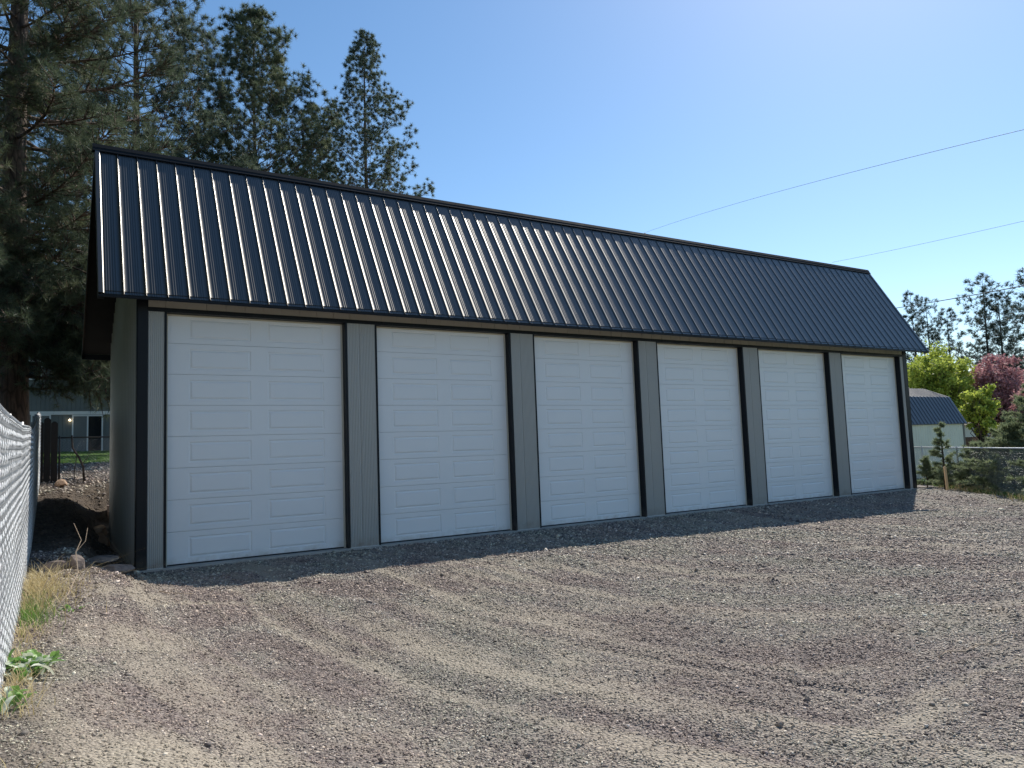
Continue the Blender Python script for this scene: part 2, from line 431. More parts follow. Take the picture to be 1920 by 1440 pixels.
def keepf(x, y, u):
    dx, dy = x + 1.19, y + 13.5
    dist = np.hypot(dx, dy)
    dens = np.clip((7.0 / np.maximum(dist, 1)) ** 2.0, 0, 1)
    dst = np.clip((dustf(x, y) - .2) * .8, 0, .7)
    ang = np.degrees(np.arctan2(dx, dy))
    return (u < dens * (1 - dst)) & (ang > -14) & (ang < 76) & (dist > 3) & ((y < .0) | (x > L + .1))
x, y, r = scatter(1900000, -1.45, 25, -13, 1.2, keepf, 3)
dist = np.hypot(x + 1.19, y + 13.5)
sz = (.0040 + .0085 * r.rand(len(x)) ** 2.6 + .012 * (r.rand(len(x)) > .994)) * np.clip(dist / 7, .9, 2.3)
zz = terrain(x, y) + sz * .15
gs = stones('gravel_stones', np.stack([x, y, zz], 1), sz, M['stone'], 5)
tag(gs, 'crushed purple grey stones covering the lot in front of the garage', 'gravel', kind='stuff')
# rubble behind, between the chain link fence and the lawn
x, y, r = scatter(14000, -4, 7, 6.8, 19.5, lambda x, y, u: ~((x > -.1) & (y < 7.2)), 8)
sz = .015 + .05 * r.rand(len(x)) ** 3
rb = stones('rubble', np.stack([x, y, terrain(x, y)], 1), sz, M['stone'], 9)
tag(rb, 'loose stones and litter on the bare soil below the lawn', 'rubble', kind='stuff')

x, y, r = scatter(9000, -1.4, -.05, -2.9, 7.5, lambda x, y, u: (x < -.12) & (u < .3 + .7 * (vnoise(x, y, 1.6, 33) + .5)), 12)
sz = .006 + .035 * r.rand(len(x)) ** 4
cb = stones('soil_clods', np.stack([x, y, terrain(x, y)], 1), sz, M['clod'], 13)
tag(cb, 'crumbs of brown soil and small stones in the shaded strip left of the garage', 'soil', kind='stuff')

# ------------------------------------------------------------------ garage
GX, YR, ZR, OE, ZE, OG = 0, 1.46, 7.55, .43, 4.42, .6
YB, ZB = 6.9, 4.42                                 # back eave
H = 4.26
opens = [(.43, 3.56), (4.18, 7.25), (7.89, 10.93), (11.57, 14.68), (15.32, 18.45), (19.07, 22.15)]
garage = empty('garage')
tag(garage, 'long taupe garage building with six tall white doors and steep navy metal roof', 'garage')
sf = (ZR - ZE) / (YR + OE); sb = (ZR - ZB) / (YB - YR)
def roof_z(y, off=0.0):
    return min(ZE + (y + OE) * sf - off * math.hypot(1, sf), ZR - (y - YR) * sb - off * math.hypot(1, sb))

mb = MB(); mb.box(-.03, L + .03, -.045, D, -.35, 0); mb.build('slab', M['concrete'], garage)

def rib_profile(x0, x1, pitch, phase, rib_h, rib_w, top_w, nminor, minor_h, minor_pitch):
    """list of (x, height) for a ribbed metal sheet"""
    out = [(x0, 0.)]
    k = math.ceil((x0 + rib_w / 2 - phase) / pitch)
    x = phase + k * pitch
    first = True
    def minors(a, b):
        c = (a + b) / 2; n = nminor; st = c - (n - 1) / 2 * minor_pitch
        for i in range(n):
            q = st + i * minor_pitch; w = minor_pitch * .30
            if q - w > a + .005 and q + w < b - .005:
                out.extend([(q - w, 0), (q - w * .45, minor_h), (q + w * .45, minor_h), (q + w, 0)])
    prev = x0
    while x + rib_w / 2 < x1:
        if x - prev > .08: minors(prev, x - rib_w / 2)
        for q_ in range(9):
            t_ = q_ / 8 * 2 - 1; out.append((x + t_ * rib_w / 2, rib_h * (.5 + .5 * math.cos(math.pi * t_)) ** .8))
        prev = x + rib_w / 2; x += pitch
    if x1 - prev > .08: minors(prev, x1)
    out.append((x1, 0)); return out

prof = rib_profile(-OG + .03, L + OG - .03, .3235, -.24, .020, .031, .016, 5, .0022, .036)
def roof_sheet(p0, p1, nrm, name):
    A = [(x, p0[0] + nrm[0] * h, p0[1] + nrm[1] * h) for x, h in prof]
    B = [(x, p1[0] + nrm[0] * h, p1[1] + nrm[1] * h) for x, h in prof]
    mb = MB(); mb.strip(A, B)
    return mb.build(name, M['roof'], garage, True)
l = math.hypot(1, sf); nf = (-sf / l, 1 / l)
l = math.hypot(1, sb); nb = (sb / l, 1 / l)
rf_ = roof_sheet((-OE, ZE), (YR, ZR), nf, 'front_roof_sheets')
mb_ = roof_sheet((YB, ZB), (YR, ZR), nb, 'rear_roof_sheets')
# roof deck (underside)
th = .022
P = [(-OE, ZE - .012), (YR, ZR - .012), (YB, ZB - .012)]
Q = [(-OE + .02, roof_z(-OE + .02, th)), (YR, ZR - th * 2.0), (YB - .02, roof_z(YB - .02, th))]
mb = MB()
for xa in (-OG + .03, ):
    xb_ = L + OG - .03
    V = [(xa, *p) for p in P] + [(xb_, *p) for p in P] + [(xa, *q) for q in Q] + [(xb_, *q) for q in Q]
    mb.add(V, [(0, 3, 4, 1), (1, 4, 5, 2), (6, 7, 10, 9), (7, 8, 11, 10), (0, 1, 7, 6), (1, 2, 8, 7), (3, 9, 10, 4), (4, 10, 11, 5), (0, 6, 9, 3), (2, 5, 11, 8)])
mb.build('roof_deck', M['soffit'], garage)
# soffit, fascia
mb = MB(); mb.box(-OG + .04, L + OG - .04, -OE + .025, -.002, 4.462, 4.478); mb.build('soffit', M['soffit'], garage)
mb = MB(); mb.box(-OG + .005, L + OG - .005, -OE - .004, -OE + .02, 4.365, 4.405); mb.box(-OG + .005, L + OG - .005, -OE - .012, -OE - .002, 4.375, 4.398); mb.build('front_fascia', M['trim'], garage)
mb = MB(); mb.box(-OG + .005, L + OG - .005, YB - .02, YB + .01, 4.27, 4.40); mb.build('rear_fascia', M['trim'], garage)
# rake trims both gables: box face + top flange with rounded inner edge
for gx_, sg in ((-OG, 1), (L + OG, -1)):
    rk = MB()
    for (ya, za), (yb, zb), nn in (((-OE, ZE), (YR, ZR), nf), ((YB, ZB), (YR, ZR), nb)):
        def pt(dx, h, e): 
            q = (ya, za) if e == 0 else (yb, zb)
            return (gx_ + sg * dx, q[0] + nn[0] * h, q[1] + nn[1] * h)
        pr = [(.0, -.14), (.0, .022), (.004, .027), (.062, .027), (.070, .025), (.080, .017), (.088, .004), (.092, -.004)]
        rk.strip([pt(a, h, 0) for a, h in pr], [pt(a, h, 1) for a, h in pr])
        rk.add([pt(a, h, 0) for a, h in pr] + [pt(.092, -.14, 0)], [tuple(range(len(pr) + 1))])
    rk.build('rake_trim', M['roof'], garage)
# ridge cap
mb = MB()
def rp(t, h, n_, side):
    s_ = (sf if side == 0 else -sb); l = math.hypot(1, s_)
    dy = -1 / l if side == 0 else 1 / l; dz = -abs(s_) / l
    return (YR + dy * t + n_[0] * h, ZR + dz * t + n_[1] * h)
capp = [rp(.19, .016, nf, 0), rp(.19, .027, nf, 0), rp(.175, .030, nf, 0), rp(.11, .027, nf, 0), rp(.10, .034, nf, 0), rp(.008, .034, nf, 0), rp(.008, .032, nb, 1), rp(.18, .030, nb, 1), rp(.19, .016, nb, 1)]
x0c, x1c = -OG - .035, L + OG + .035
mb.strip([(x0c, *p) for p in capp], [(x1c, *p) for p in capp])
inner = [(YR, ZR - .02)]
for xx in (x0c, x1c):
    mb.add([(xx, *p) for p in capp], [tuple(range(len(capp)))])
mb.build('ridge_cap', M['cap'], garage)

# front piers
def ribbed_front(mb, x0, x1, z0, z1, y, seam=None, pitch=.031, dep=.009, quiet=()):
    pts = [(x0, y)]
    x = x0 + .018
    while x < x1 - .018:
        if seam and abs(x - seam) < .016:
            pts += [(seam - .008, y), (seam - .004, y + .010), (seam + .003, y + .010), (seam + .006, y - .004), (seam + .012, y)]
            x = seam + .03; continue
        if not any(a < x < b for a, b in quiet):
            pts += [(x - .0085, y), (x - .004, y - dep), (x + .004, y - dep), (x + .0085, y)]
        x += pitch
    pts.append((x1, y))
    mb.strip([(a, b, z0) for a, b in pts], [(a, b, z1) for a, b in pts])
piers = [(0, .43), (3.56, 4.18), (7.25, 7.89), (10.93, 11.57), (14.68, 15.32), (18.45, 19.07), (22.15, L)]
for i, (a, b_) in enumerate(piers):
    ctn = MB()
    lo = a + (.15 if i == 0 else .0); hi = b_ - (.19 if i == 6 else 0)
    ribbed_front(ctn, lo, hi, .006, 4.285, 0, seam=(a + .27 if 0 < i < 6 else None))
    # body behind the sheet
    ctn.add([(lo, 0, .006), (lo, .15, .006), (lo, .15, 4.285), (lo, 0, 4.285)], [(0, 1, 2, 3)])
    pp = ctn.build('pier_panel', M['siding'], garage)
    jt = MB()
    if i > 0:   # right-hand jamb of the opening to its left, faces -x
        jt.box(a - .010, a + .002, .004, .165, .004, H)
        jt.box(a - .010, a + .030, -.010, .004, .004, H)
    if i < 6:
        jt.box(b_ - .002, b_ + .010, .004, .165, .004, H)
        jt.box(b_ - .030, b_ + .010, -.010, .004, .004, H)
    jt.build('jamb_trim', M['trim'], garage)
    bt = MB(); bt.box(lo + .0, hi, -.008, .002, -.002, .014); bt.build('base_trim', M['jtrim'], pp)
# corner trims
for xa, xb_, nm in ((-.012, .15, 0), (L - .19, L + .012, 1)):
    mb = MB()
    mb.box(xa, xb_, -.016, .004, -.0, 4.455)
    if nm == 0:
        mb.box(-.016, -.003, -.016, .13, 0, 4.455); mb.box(xb_ - .006, xb_ + .004, -.018, .004, 0, 4.455)
    else:
        mb.box(L + .003, L + .016, -.016, .13, 0, 4.455)
    mb.build('corner_trim', M['trim'], garage)
# header
mb = MB()
pts = [(.15, 0)]; x = .42
while x < L - .2:
    pts += [(x - .006, 0), (x - .002, .008), (x + .002, .008), (x + .005, -.003), (x + .010, 0)]
    for q in (.10, .20):
        pts += [(x + q - .006, 0), (x + q, -.0015), (x + q + .006, 0)]
    x += .3235
pts.append((L - .02, 0))
mb.strip([(a, b_, 4.33) for a, b_ in pts], [(a, b_, 4.461) for a, b_ in pts])
mb.build('header_panel', M['header'], garage)
mb = MB(); mb.box(.15, L - .19, -.014, .17, H, 4.285); mb.box(.15, L - .19, -.018, .004, 4.285, 4.330); mb.box(.15, L - .19, -.024, -.014, H + .004, 4.272)
mb.build('header_trim', M['trim'], garage)
# gable and rear walls
def gable(x, sgn, nm):
    ysl = []; yv = 0.0
    pr = rib_profile(0.0, D, .3235, .25, .016, .05, .018, 4, .003, .045)
    A = [(x + sgn * h, yy, .0) for yy, h in pr]
    B = [(x + sgn * h, yy, roof_z(yy, .085)) for yy, h in pr]
    # cut extra points at the ridge
    full = []
    mb = MB(); mb.strip(A, B)
    mb.box(min(x, x + sgn * .02), max(x, x + sgn * .02), -.0, D, -.02, .02)
    mb.build(nm, M['siding'], garage)
gable(0, -1, 'side_wall'); gable(L, 1, 'side_wall')
mb = MB(); mb.box(0, L, D - .02, D, 0, 4.5)
mb.box(.02, L - .02, .24, .26, .0, 4.6); mb.build('rear_wall', M['siding'], garage)

# doors
def door_section(w, h, top=False):
    mb = MB()
    y0 = .0
    mg, gap = .38, .29
    pw = (w - 2 * mg - gap) / 2
    px = [(mg, mg + pw), (mg + pw + gap, w - mg)]
    pz = (.088, h - .092)
    xsn = [0]; 
    # flat grid with two holes
    e = .003
    X_ = [0, px[0][0], px[0][1], px[1][0], px[1][1], w]; Z_ = [e, pz[0], pz[1], h - e]
    for i in range(5):
        for j in range(3):
            if j == 1 and i in (1, 3): continue
            a, b_, c0, c1 = X_[i], X_[i + 1], Z_[j], Z_[j + 1]
            mb.add([(a, 0, c0), (b_, 0, c0), (b_, 0, c1), (a, 0, c1)], [(0, 1, 2, 3)])
    for a, b_ in px:
        loops = [(0, 0), (.014, .010), (.024, .011), (.050, -.002), (.056, -.003)]
        prev = None
        for ins, dp in loops:
            ring = [(a + ins, dp, pz[0] + ins), (b_ - ins, dp, pz[0] + ins), (b_ - ins, dp, pz[1] - ins), (a + ins, dp, pz[1] - ins)]
            if prev: mb.add(prev + ring, [(k, (k + 1) % 4, 4 + (k + 1) % 4, 4 + k) for k in range(4)])
            prev = ring
        mb.add(prev, [(0, 1, 2, 3)])
    # rolled edges at the joints
    for z_, s_ in ((e, -1), (h - e, 1)):
        mb.strip([(0, 0, z_), (w, 0, z_)], [(0, .010, z_ - s_ * .0026), (w, .010, z_ - s_ * .0026)])
        mb.strip([(0, .010, z_ - s_ * .0026), (w, .010, z_ - s_ * .0026)], [(0, .03, z_ + s_ * .004), (w, .03, z_ + s_ * .004)])
    # thin rib lines near the joints
    mb.box(0.0, w, -.0022, .001, .026, .031); mb.box(0.0, w, -.0022, .001, h - .036, h - .031)
    return mb
labels = ['first', 'second', 'third', 'fourth', 'fifth', 'sixth']
for i, (a, b_) in enumerate(opens):
    dr = empty('garage_door', (a, .17, 0), garage)
    w = b_ - a; hs = 4.27 / 8
    proto = None
    for k in range(8):
        if proto is None:
            proto = door_section(w, hs).build('door_section', M['door'], dr); o = proto
        else:
            o = proto.copy(); C.objects.link(o); o.parent = dr
        o.location = (0, rnd.uniform(0, .0015), .022 + k * hs)
        o.rotation_euler = (rnd.uniform(-.0012, .0012), 0, 0)
    mb = MB(); mb.box(0, w, -.004, .03, .001, .021); mb.build('bottom_seal', M['seal'], dr)
    mb = MB(); mb.box(w - .045, w - .011, -.018, -.004, .004, H - .002); mb.box(.011, .045, -.018, -.004, .004, H - .002); mb.box(.045, w - .045, -.018, -.004, H - .030, H - .002)
    mb.build('door_stop', M['stop'], dr)

# ------------------------------------------------------------------ fences
def chain_panel(mb, P0, P1, h0, h1, zf, dia=.075, r=.0022, off=0):
    """zigzag chain-link wires between two ground points, zf(x,y) ground height"""
    P0 = Vector(P0); P1 = Vector(P1); Ln = (P1 - P0).length; d = (P1 - P0) / Ln
    n = int(Ln / dia); hz = dia * .5
    nrm = Vector((-d.y, d.x))
    V = []; F = []
    for i in range(n):
        pts = []
        k = 0
        base = i * dia
        g = zf(P0.x + d.x * base, P0.y + d.y * base)
        z = h0
        while z <= h1 + .001:
            s_ = base + (dia / 2 if k % 2 else 0) 
            s2 = base - (dia / 2 if k % 2 else 0)
            pts.append((s_, z, (1 if k % 2 else -1)))
            z += hz; k += 1
        q = [(P0.x + d.x * s_ + nrm.x * (off + o_ * .003), P0.y + d.y * s_ + nrm.y * (off + o_ * .003), g + z) for s_, z, o_ in pts]
        q2 = [(P0.x + d.x * (2 * base - s_ + dia * 0) + nrm.x * (off + o_ * .003), P0.y + d.y * (2 * base - s_) + nrm.y * (off + o_ * .003), g + z) for s_, z, o_ in pts]
        for Q_ in (q, q2):
            A = np.array(Q_); m_ = len(A)
            offs = np.array([(nrm.x * r, nrm.y * r, 0), (-d.x * r * .5, -d.y * r * .5, r), (-nrm.x * r + d.x * r * .5, -nrm.y * r + d.y * r * .5, -r)])
            n0 = sum(len(v) for v in V)
            V.append((A[:, None, :] + offs[None]).reshape(-1, 3))
            i0 = np.arange(m_ - 1) * 3 + n0
            for a, b_ in ((0, 1), (1, 2), (2, 0)):
                F.append(np.stack([i0 + a, i0 + b_, i0 + 3 + b_, i0 + 3 + a], 1))
    return np.concatenate(V), np.concatenate(F)

# left fence with white slats
FX = -1.425
sl = empty('slatted_chain_link_fence', (FX, -2, 0))
tag(sl, 'tall chain link fence threaded with white privacy slats along the left edge of the lot', 'fence')
def fz(x, y): return float(np.interp(y, [-14, -8, -5, -2.6, 0, 2, 5, 8, 10], [.2, .24, .3, .40, .46, .62, .95, 1.2, 1.3])) + .0
mb = MB(); pitch = .070; yv = -13.0; k = 0
while yv < 9.6:
    g = fz(0, yv); w = pitch * .86
    x0 = -.006 + .004 * math.sin(k * 1.7); lean = rnd.uniform(-.003, .003); topj = rnd.uniform(-.02, .015)
    nseg = 82; cols = ((-w / 2, -.003), (-w / 4, .003), (w / 4, .003), (w / 2, -.003))
    Vs_ = []
    ph_ = .5 * math.sin(yv * 1.3) + .35 * math.sin(yv * 3.7) + .15 * math.sin(k * 2.3)
    for s_ in range(nseg + 1):
        z_ = .03 + (1.80 + topj) * s_ / nseg; b0 = .0045 * math.cos(2 * math.pi * z_ / .078 + ph_)
        Vs_ += [(x0 + b0 + dx_, yv + dy_ + lean + 2, g + z_) for dy_, dx_ in cols]
    mb.add(Vs_, [(a_ * 4 + c_, a_ * 4 + c_ + 1, a_ * 4 + c_ + 5, a_ * 4 + c_ + 4) for a_ in range(nseg) for c_ in range(3)])
    yv += pitch; k += 1
so = mb.build('privacy_slats', M['slat'], sl)
V, F = chain_panel(None, (FX, -13.0), (FX, 9.6), .02, 1.86, lambda x, y: fz(x, y), .07, .0012, off=.0)
V = V - np.array([FX, -2, 0]); V[:, 0] += -.001
V2 = V.copy()
np_mesh('wire_mesh', V, F, M['wire'], sl)
for yv in (-12.5, -9.6, -6.6, -3.6, -.6, 2.4, 5.4, 8.4):
    mb = MB(); mb.tube([(-.055, yv + 2, fz(0, yv) - .1), (-.055, yv + 2, fz(0, yv) + 1.88)], .028, 10); mb.build('post', M['galv'], sl, True)
mb = MB(); mb.tube([(.006, y_ + 2, fz(0, y_) + 1.80) for y_ in (-13, -8, -5, -2.6, 0, 2, 5, 8, 9.6)], .003, 5)
mb.tube([(-.05, y_ + 2, fz(0, y_) + 1.84) for y_ in (-13, -8, -5, -2.6, 0, 2, 5, 8, 9.6)], .018, 8); mb.build('top_rail', M['galv'], sl, True)

# dark board panel where the slatted fence ends
bp = empty('board_gate_panel', (-1.28, 9.75, 1.25))
tag(bp, 'narrow dark board panel with a pointed top where the slatted fence ends', 'fence panel')
mb = MB()
for k in range(3):
    x0 = -.24 + k * .16; t = 1.68 + (.10 if k == 1 else 0)
    mb.add([(x0, 0, -.1), (x0 + .155, 0, -.1), (x0 + .155, 0, t - .05), (x0 + .10, 0, t), (x0 + .05, 0, t), (x0, 0, t - .05),
            (x0, .03, -.1), (x0 + .155, .03, -.1), (x0 + .155, .03, t - .05), (x0 + .10, .03, t), (x0 + .05, .03, t), (x0, .03, t - .05)],
           [(0, 1, 2, 3, 4, 5), (11, 10, 9, 8, 7, 6)] + [(i, (i + 1) % 6, 6 + (i + 1) % 6, 6 + i) for i in range(6)])
bo = mb.build('boards', M['darkwood'], bp)
mb = MB(); mb.box(-.27, -.16, .035, .13, -.2, 1.6, .01); mb.build('post', M['darkwood'], bp)

def cl_fence(name, label, pts, h, posts, rail_r=.022, post_r=.028, dia=.09, wr=.0012, mat=None):
    root = empty(name, (pts[0][0], pts[0][1], 0)); tag(root, label, 'fence')
    ox, oy = pts[0]
    Vs = []; Fs = []; n0 = 0
    for a, b_ in zip(pts[:-1], pts[1:]):
        V, F = chain_panel(None, a, b_, .03, h - .03, lambda x, y: tz0(x, y), dia, wr)
        Vs.append(V); Fs.append(F + n0); n0 += len(V)
    V = np.concatenate(Vs) - np.array([ox, oy, 0]); np_mesh('wire_mesh', V, np.concatenate(Fs), M['galv'], root)
    mb = MB()
    rail = []
    for a, b_ in zip(pts[:-1], pts[1:]):
        for t in np.linspace(0, 1, 9)[: (9 if b_ is pts[-1] else 8)]:
            xx, yy = lerp(a[0], b_[0], t), lerp(a[1], b_[1], t); rail.append((xx - ox, yy - oy, tz0(xx, yy) + h))
    mb.tube(rail, rail_r, 8); mb.build('top_rail', mat or M['galv'], root, True)
    for (px_, py_) in posts:
        mb = MB(); g = tz0(px_, py_)
        mb.tube([(px_ - ox, py_ - oy, g - .15), (px_ - ox, py_ - oy, g + h + .03), (px_ - ox, py_ - oy, g + h + .055)], [post_r, post_r, post_r * .5], 10)
        mb.build('post', mat or M['galv'], root, True)
    return root
def tz0(x, y): return float(terrain(np.array([float(x)]), np.array([float(y)]), False)[0])
M['darksteel'] = painted('dark_steel', (.05, .05, .05), .5, .3)
cl_fence('alley_chain_link_fence', 'low dark chain link fence crossing the gap left of the garage', [(-1.05, 9.9), (5.0, 9.9)], 1.2,
         [(-1.0, 9.9), (.42, 9.9), (2.8, 9.9), (5, 9.9)], .02, .025, .08, .0022, M['darksteel'])
cl_fence('lot_chain_link_fence', 'silver chain link fence along the far right side of the gravel lot', [(31.5, 5.35), (28.6, 2.5), (22.9, -3.1), (18.8, -7.1)], 1.5,
         [(30.0, 3.88), (27.0, .93), (20.9, -5.05)], .024, .03, .09, .0022)

# ------------------------------------------------------------------ trees
def rot_to(d):
    """orthonormal frames for direction array d (n,3)"""
    d = d / np.linalg.norm(d, axis=1, keepdims=True)
    up = np.where(np.abs(d[:, 2:3]) > .9, np.array([[1., 0, 0]]), np.array([[0, 0, 1.]]))
    t = np.cross(d, up); t /= np.linalg.norm(t, axis=1, keepdims=True)
    w = np.cross(d, t); return d, t, w

def tufts(P, Dv, nneed, ln, wd, r, spread=1.1, tone0=None, droop=0):
    """needle tufts: at each P pointing along Dv; returns verts, tris, tone"""
    n = len(P)
    d, t, w = rot_to(Dv)
    th = np.arccos(1 - r.rand(n, nneed) * (1 - math.cos(min(3.0, spread * 1.55)))); th = np.clip(th, 0.05, 2.6); ph = r.rand(n, nneed) * 2 * np.pi
    dirn = (np.cos(th)[..., None] * d[:, None] + np.sin(th)[..., None] * (np.cos(ph)[..., None] * t[:, None] + np.sin(ph)[..., None] * w[:, None]))
    dirn[..., 2] -= droop
    lnn = ln * (.65 + .5 * r.rand(n, nneed, 1))
    st = P[:, None] - d[:, None] * (ln * .45 * r.rand(n, nneed, 1))
    tip = st + dirn * lnn
    side = np.cross(dirn, r.randn(n, nneed, 3)); side /= np.linalg.norm(side, axis=2, keepdims=True) + 1e-9
    a = st + side * wd / 2; b_ = st - side * wd / 2
    V = np.stack([a, b_, tip], 2).reshape(-1, 3)
    F = np.arange(n * nneed * 3).reshape(-1, 3)
    tn = (r.rand(n, 1) if tone0 is None else tone0[:, None]) * .75 + .25 * r.rand(n, nneed)
    return V, F, np.repeat(tn.ravel(), 3)

def pine(name, base, h, reach, crown0, label, seed, trunk_r=.25, nbr=70, mat='needle', ntw=16, nneed=26, needle=.16, wd=.012, group=None,
         rise=.35, lean=(0, 0), ragged=.35, cat='pine tree', barkm='bark', shape=1.0, parts=True, droop_low=0., extra=None, top_round=.15, spread=1.1, subl=.38, gapk=1.9):
    r = np.random.RandomState(seed)
    root = empty(name, base); tag(root, label, cat, group)
    tm = MB()
    npt = 12; tp = []
    for i in range(npt + 1):
        t = i / npt; tp.append(Vector((lean[0] * t + .06 * math.sin(t * 7 + seed), lean[1] * t + .06 * math.cos(t * 6 + seed), h * t)))
    def tpos(t):
        k = min(int(t * npt), npt - 1); f = t * npt - k; return tp[k].lerp(tp[k + 1], f)
    tm.tube([(p.x, p.y, p.z - (.3 if i == 0 else 0)) for i, p in enumerate(tp)], [trunk_r * (1.18 if i == 0 else 1) * (1 - .93 * (i / npt)) for i in range(npt + 1)], 12)
    TP = []; TD = []; TT = []
    specs = []
    for i in range(nbr):
        t = crown0 + (1 - crown0) * ((i + r.rand() * .8) / nbr) ** 1.2
        u = (t - crown0) / (1 - crown0)
        prof_ = (1 - u) ** (.75 * shape) * (1 - top_round) + top_round * (1 - u) ** .3
        prof_ *= min(1, .62 + 1.8 * u)
        ln = reach * prof_ * (1 - ragged * r.rand() + .12 * r.randn() * ragged)
        specs.append((t, i * 2.399963 + r.randn() * .35, max(ln, .25), rise + .55 * u + .12 * r.randn() - droop_low * (1 - u)))
    if extra: specs += extra
    for t, az, ln, rs_ in specs:
        p0 = tpos(t); ns = 5
        d0 = Vector((math.cos(az), math.sin(az), rs_)).normalized()
        pts = []; q = Vector(p0); d = d0.copy()
        for s_ in range(ns + 1):
            pts.append(q.copy()); q = q + d * (ln / ns)
            d = (d + Vector((r.randn() * .08, r.randn() * .08, (.10 if rs_ > -.3 else .0) + .05 * r.randn()))).normalized()
        rb_ = max(.012, trunk_r * .22 * (ln / reach) * (1.1 - .5 * t))
        tm.tube(pts, [rb_ * (1 - .8 * s_ / ns) for s_ in range(ns + 1)], 4, False)
        A = np.array([tuple(p) for p in pts])
        n_t = max(6, int(ntw * 1.5 * (ln / reach + .3)))
        shade = r.rand() * .35
        for j in range(n_t):
            f = 1 - (r.rand() ** 1.4) * .78
            if j < 2: f = 1
            kk = min(int(f * ns), ns - 1); ff = f * ns - kk
            pb = A[kk] * (1 - ff) + A[kk + 1] * ff
            dirb = A[kk + 1] - A[kk]; dirb = dirb / np.linalg.norm(dirb)
            sd = r.randn(3) * np.array([1, 1, .55]); sd = sd - dirb * sd.dot(dirb); sd /= np.linalg.norm(sd) + 1e-6
            dd = dirb * .75 + sd * (.9 if j > 1 else .1) + np.array([0, 0, .32]); dd /= np.linalg.norm(dd)
            sl_ = subl * reach * .42 * (.35 + .8 * r.rand()) * (1.25 - f * .6) * (.5 + .5 * ln / reach)
            if j < 2: sl_ *= .3
            e_ = pb + dd * sl_
            tm.tube([tuple(pb), tuple(pb * .5 + e_ * .5 - np.array([0, 0, .01])), tuple(e_)], [max(.006, rb_ * .3), max(.005, rb_ * .22), .004], 3, False)
            ntf = 1 + int(sl_ / (needle * gapk))
            for m_ in range(ntf):
                g = 1 - m_ / max(ntf, 1) * .8
                TP.append(pb + (e_ - pb) * g + r.randn(3) * needle * .12); TD.append(dd + np.array([0, 0, .25])); TT.append(shade + .65 * r.rand())
    trunk = tm.build('trunk', M[barkm], root, True)
    V, F, T = tufts(np.array(TP), np.array(TD), nneed, needle, wd, r, spread, np.clip(np.array(TT), 0, 1))
    np_mesh('crown', V, F, M[mat], root, col={'tone': T})
    return root

# helpers to place by bearing (degrees from +y towards +x) and ground distance from the place the lot is seen from
CX, CY, CZ = -1.187, -13.509, 1.7295
def at(bearing, dist): return (CX + dist * math.sin(R(bearing)), CY + dist * math.cos(R(bearing)))
def base_at(b, d, dz=0):
    x_, y_ = at(b, d); return (x_, y_, tz0(x_, y_) + dz)

pine('ponderosa_pine', (-2.15, 11.5, 1.35), 27, 5.0, .17, 'huge pine with thick reddish furrowed trunk standing beside the end of the slatted fence', 21, .42, 190, 'needle', 30, 30, .26, .011,
     rise=-.05, droop_low=.18, ragged=.3, shape=.55, top_round=.3, subl=.5,
     extra=[(.165, R(-30), 3.0, -.62), (.17, R(-12), 3.4, -.55), (.18, R(8), 3.2, -.62), (.16, R(-50), 2.8, -.6), (.19, R(-25), 3.8, -.55), (.20, R(-5), 4.0, -.55), (.21, R(-40), 3.8, -.5), (.155, R(15), 2.8, -.5),
            (.22, R(-15), 4.4, -.48), (.23, R(25), 4.2, -.45), (.24, R(-35), 4.4, -.40), (.25, R(5), 4.4, -.35), (.20, R(-75), 3.2, -.5), (.22, R(-100), 3.2, -.4), (.20, R(-120), 3.0, -.5), (.26, R(-20), 4.6, -.3), (.18, R(-20), 3.6, -.7), (.19, R(-2), 3.6, -.75)] + [(.10 + .17 * ((i_ * 7) % 13) / 13, R(-140 + i_ * 7.5), 1.7 + (i_ * 5 % 7) * .3, -.25) for i_ in range(22)] + [(.145 + .06 * ((i_ * 5) % 11) / 11, R(-48 + i_ * 3.4), 2.3 + (i_ * 5 % 7) * .27, -.58 - .02 * (i_ % 4)) for i_ in range(22)])
pine('ponderosa_pine', (-5.9, 7.5, 1.0), 24, 5.4, .15, 'pine at the far left edge with long needled boughs reaching over the slatted fence', 22, .36, 170, 'needle', 30, 30, .24, .011,
     rise=.0, droop_low=.1, ragged=.3, shape=.6, top_round=.3)
b = base_at(4.75, 34); pine('ponderosa_pine', b, 23.5, 6.9, .22, 'dense dark pine rising straight behind the left end of the roof', 23, .30, 200, 'needle2', 18, 44, .28, .022, gapk=2.9, spread=1.3, shape=.7, ragged=.25, rise=.1, top_round=.25)
b = base_at(12.9, 38); pine('ponderosa_pine', b, 22.2, 6.6, .40, 'broad bushy pine second from the right among the tall pines behind the roof', 24, .24, 150, 'needle', 16, 46, .27, .024, shape=.85, ragged=.34, rise=.5, top_round=.12, subl=.5, gapk=3.2, spread=1.35)
b = base_at(21.2, 42); pine('ponderosa_pine', b, 25.3, 5.6, .42, 'slender open pine with bare looking upturned boughs, rightmost of the tall pines behind the roof', 25, .24, 165, 'needle2', 14, 40, .23, .024, shape=1.0, ragged=.38, rise=.22, top_round=.10, subl=.5, gapk=3.4, spread=1.35)
b = base_at(17.0, 47); pine('ponderosa_pine', b, 22.8, 4.0, .38, 'smaller olive green pine half hidden between the two tall pines behind the roof', 26, .2, 90, 'needle', 14, 40, .24, .024, shape=.7, rise=.4)
b = base_at(1.2, 60); pine('ponderosa_pine', b, 27, 5.8, .06, 'tall pine standing behind the grey green house', 27, .3, 130, 'needle', 20, 26, .22, .016, shape=.6, top_round=.3)
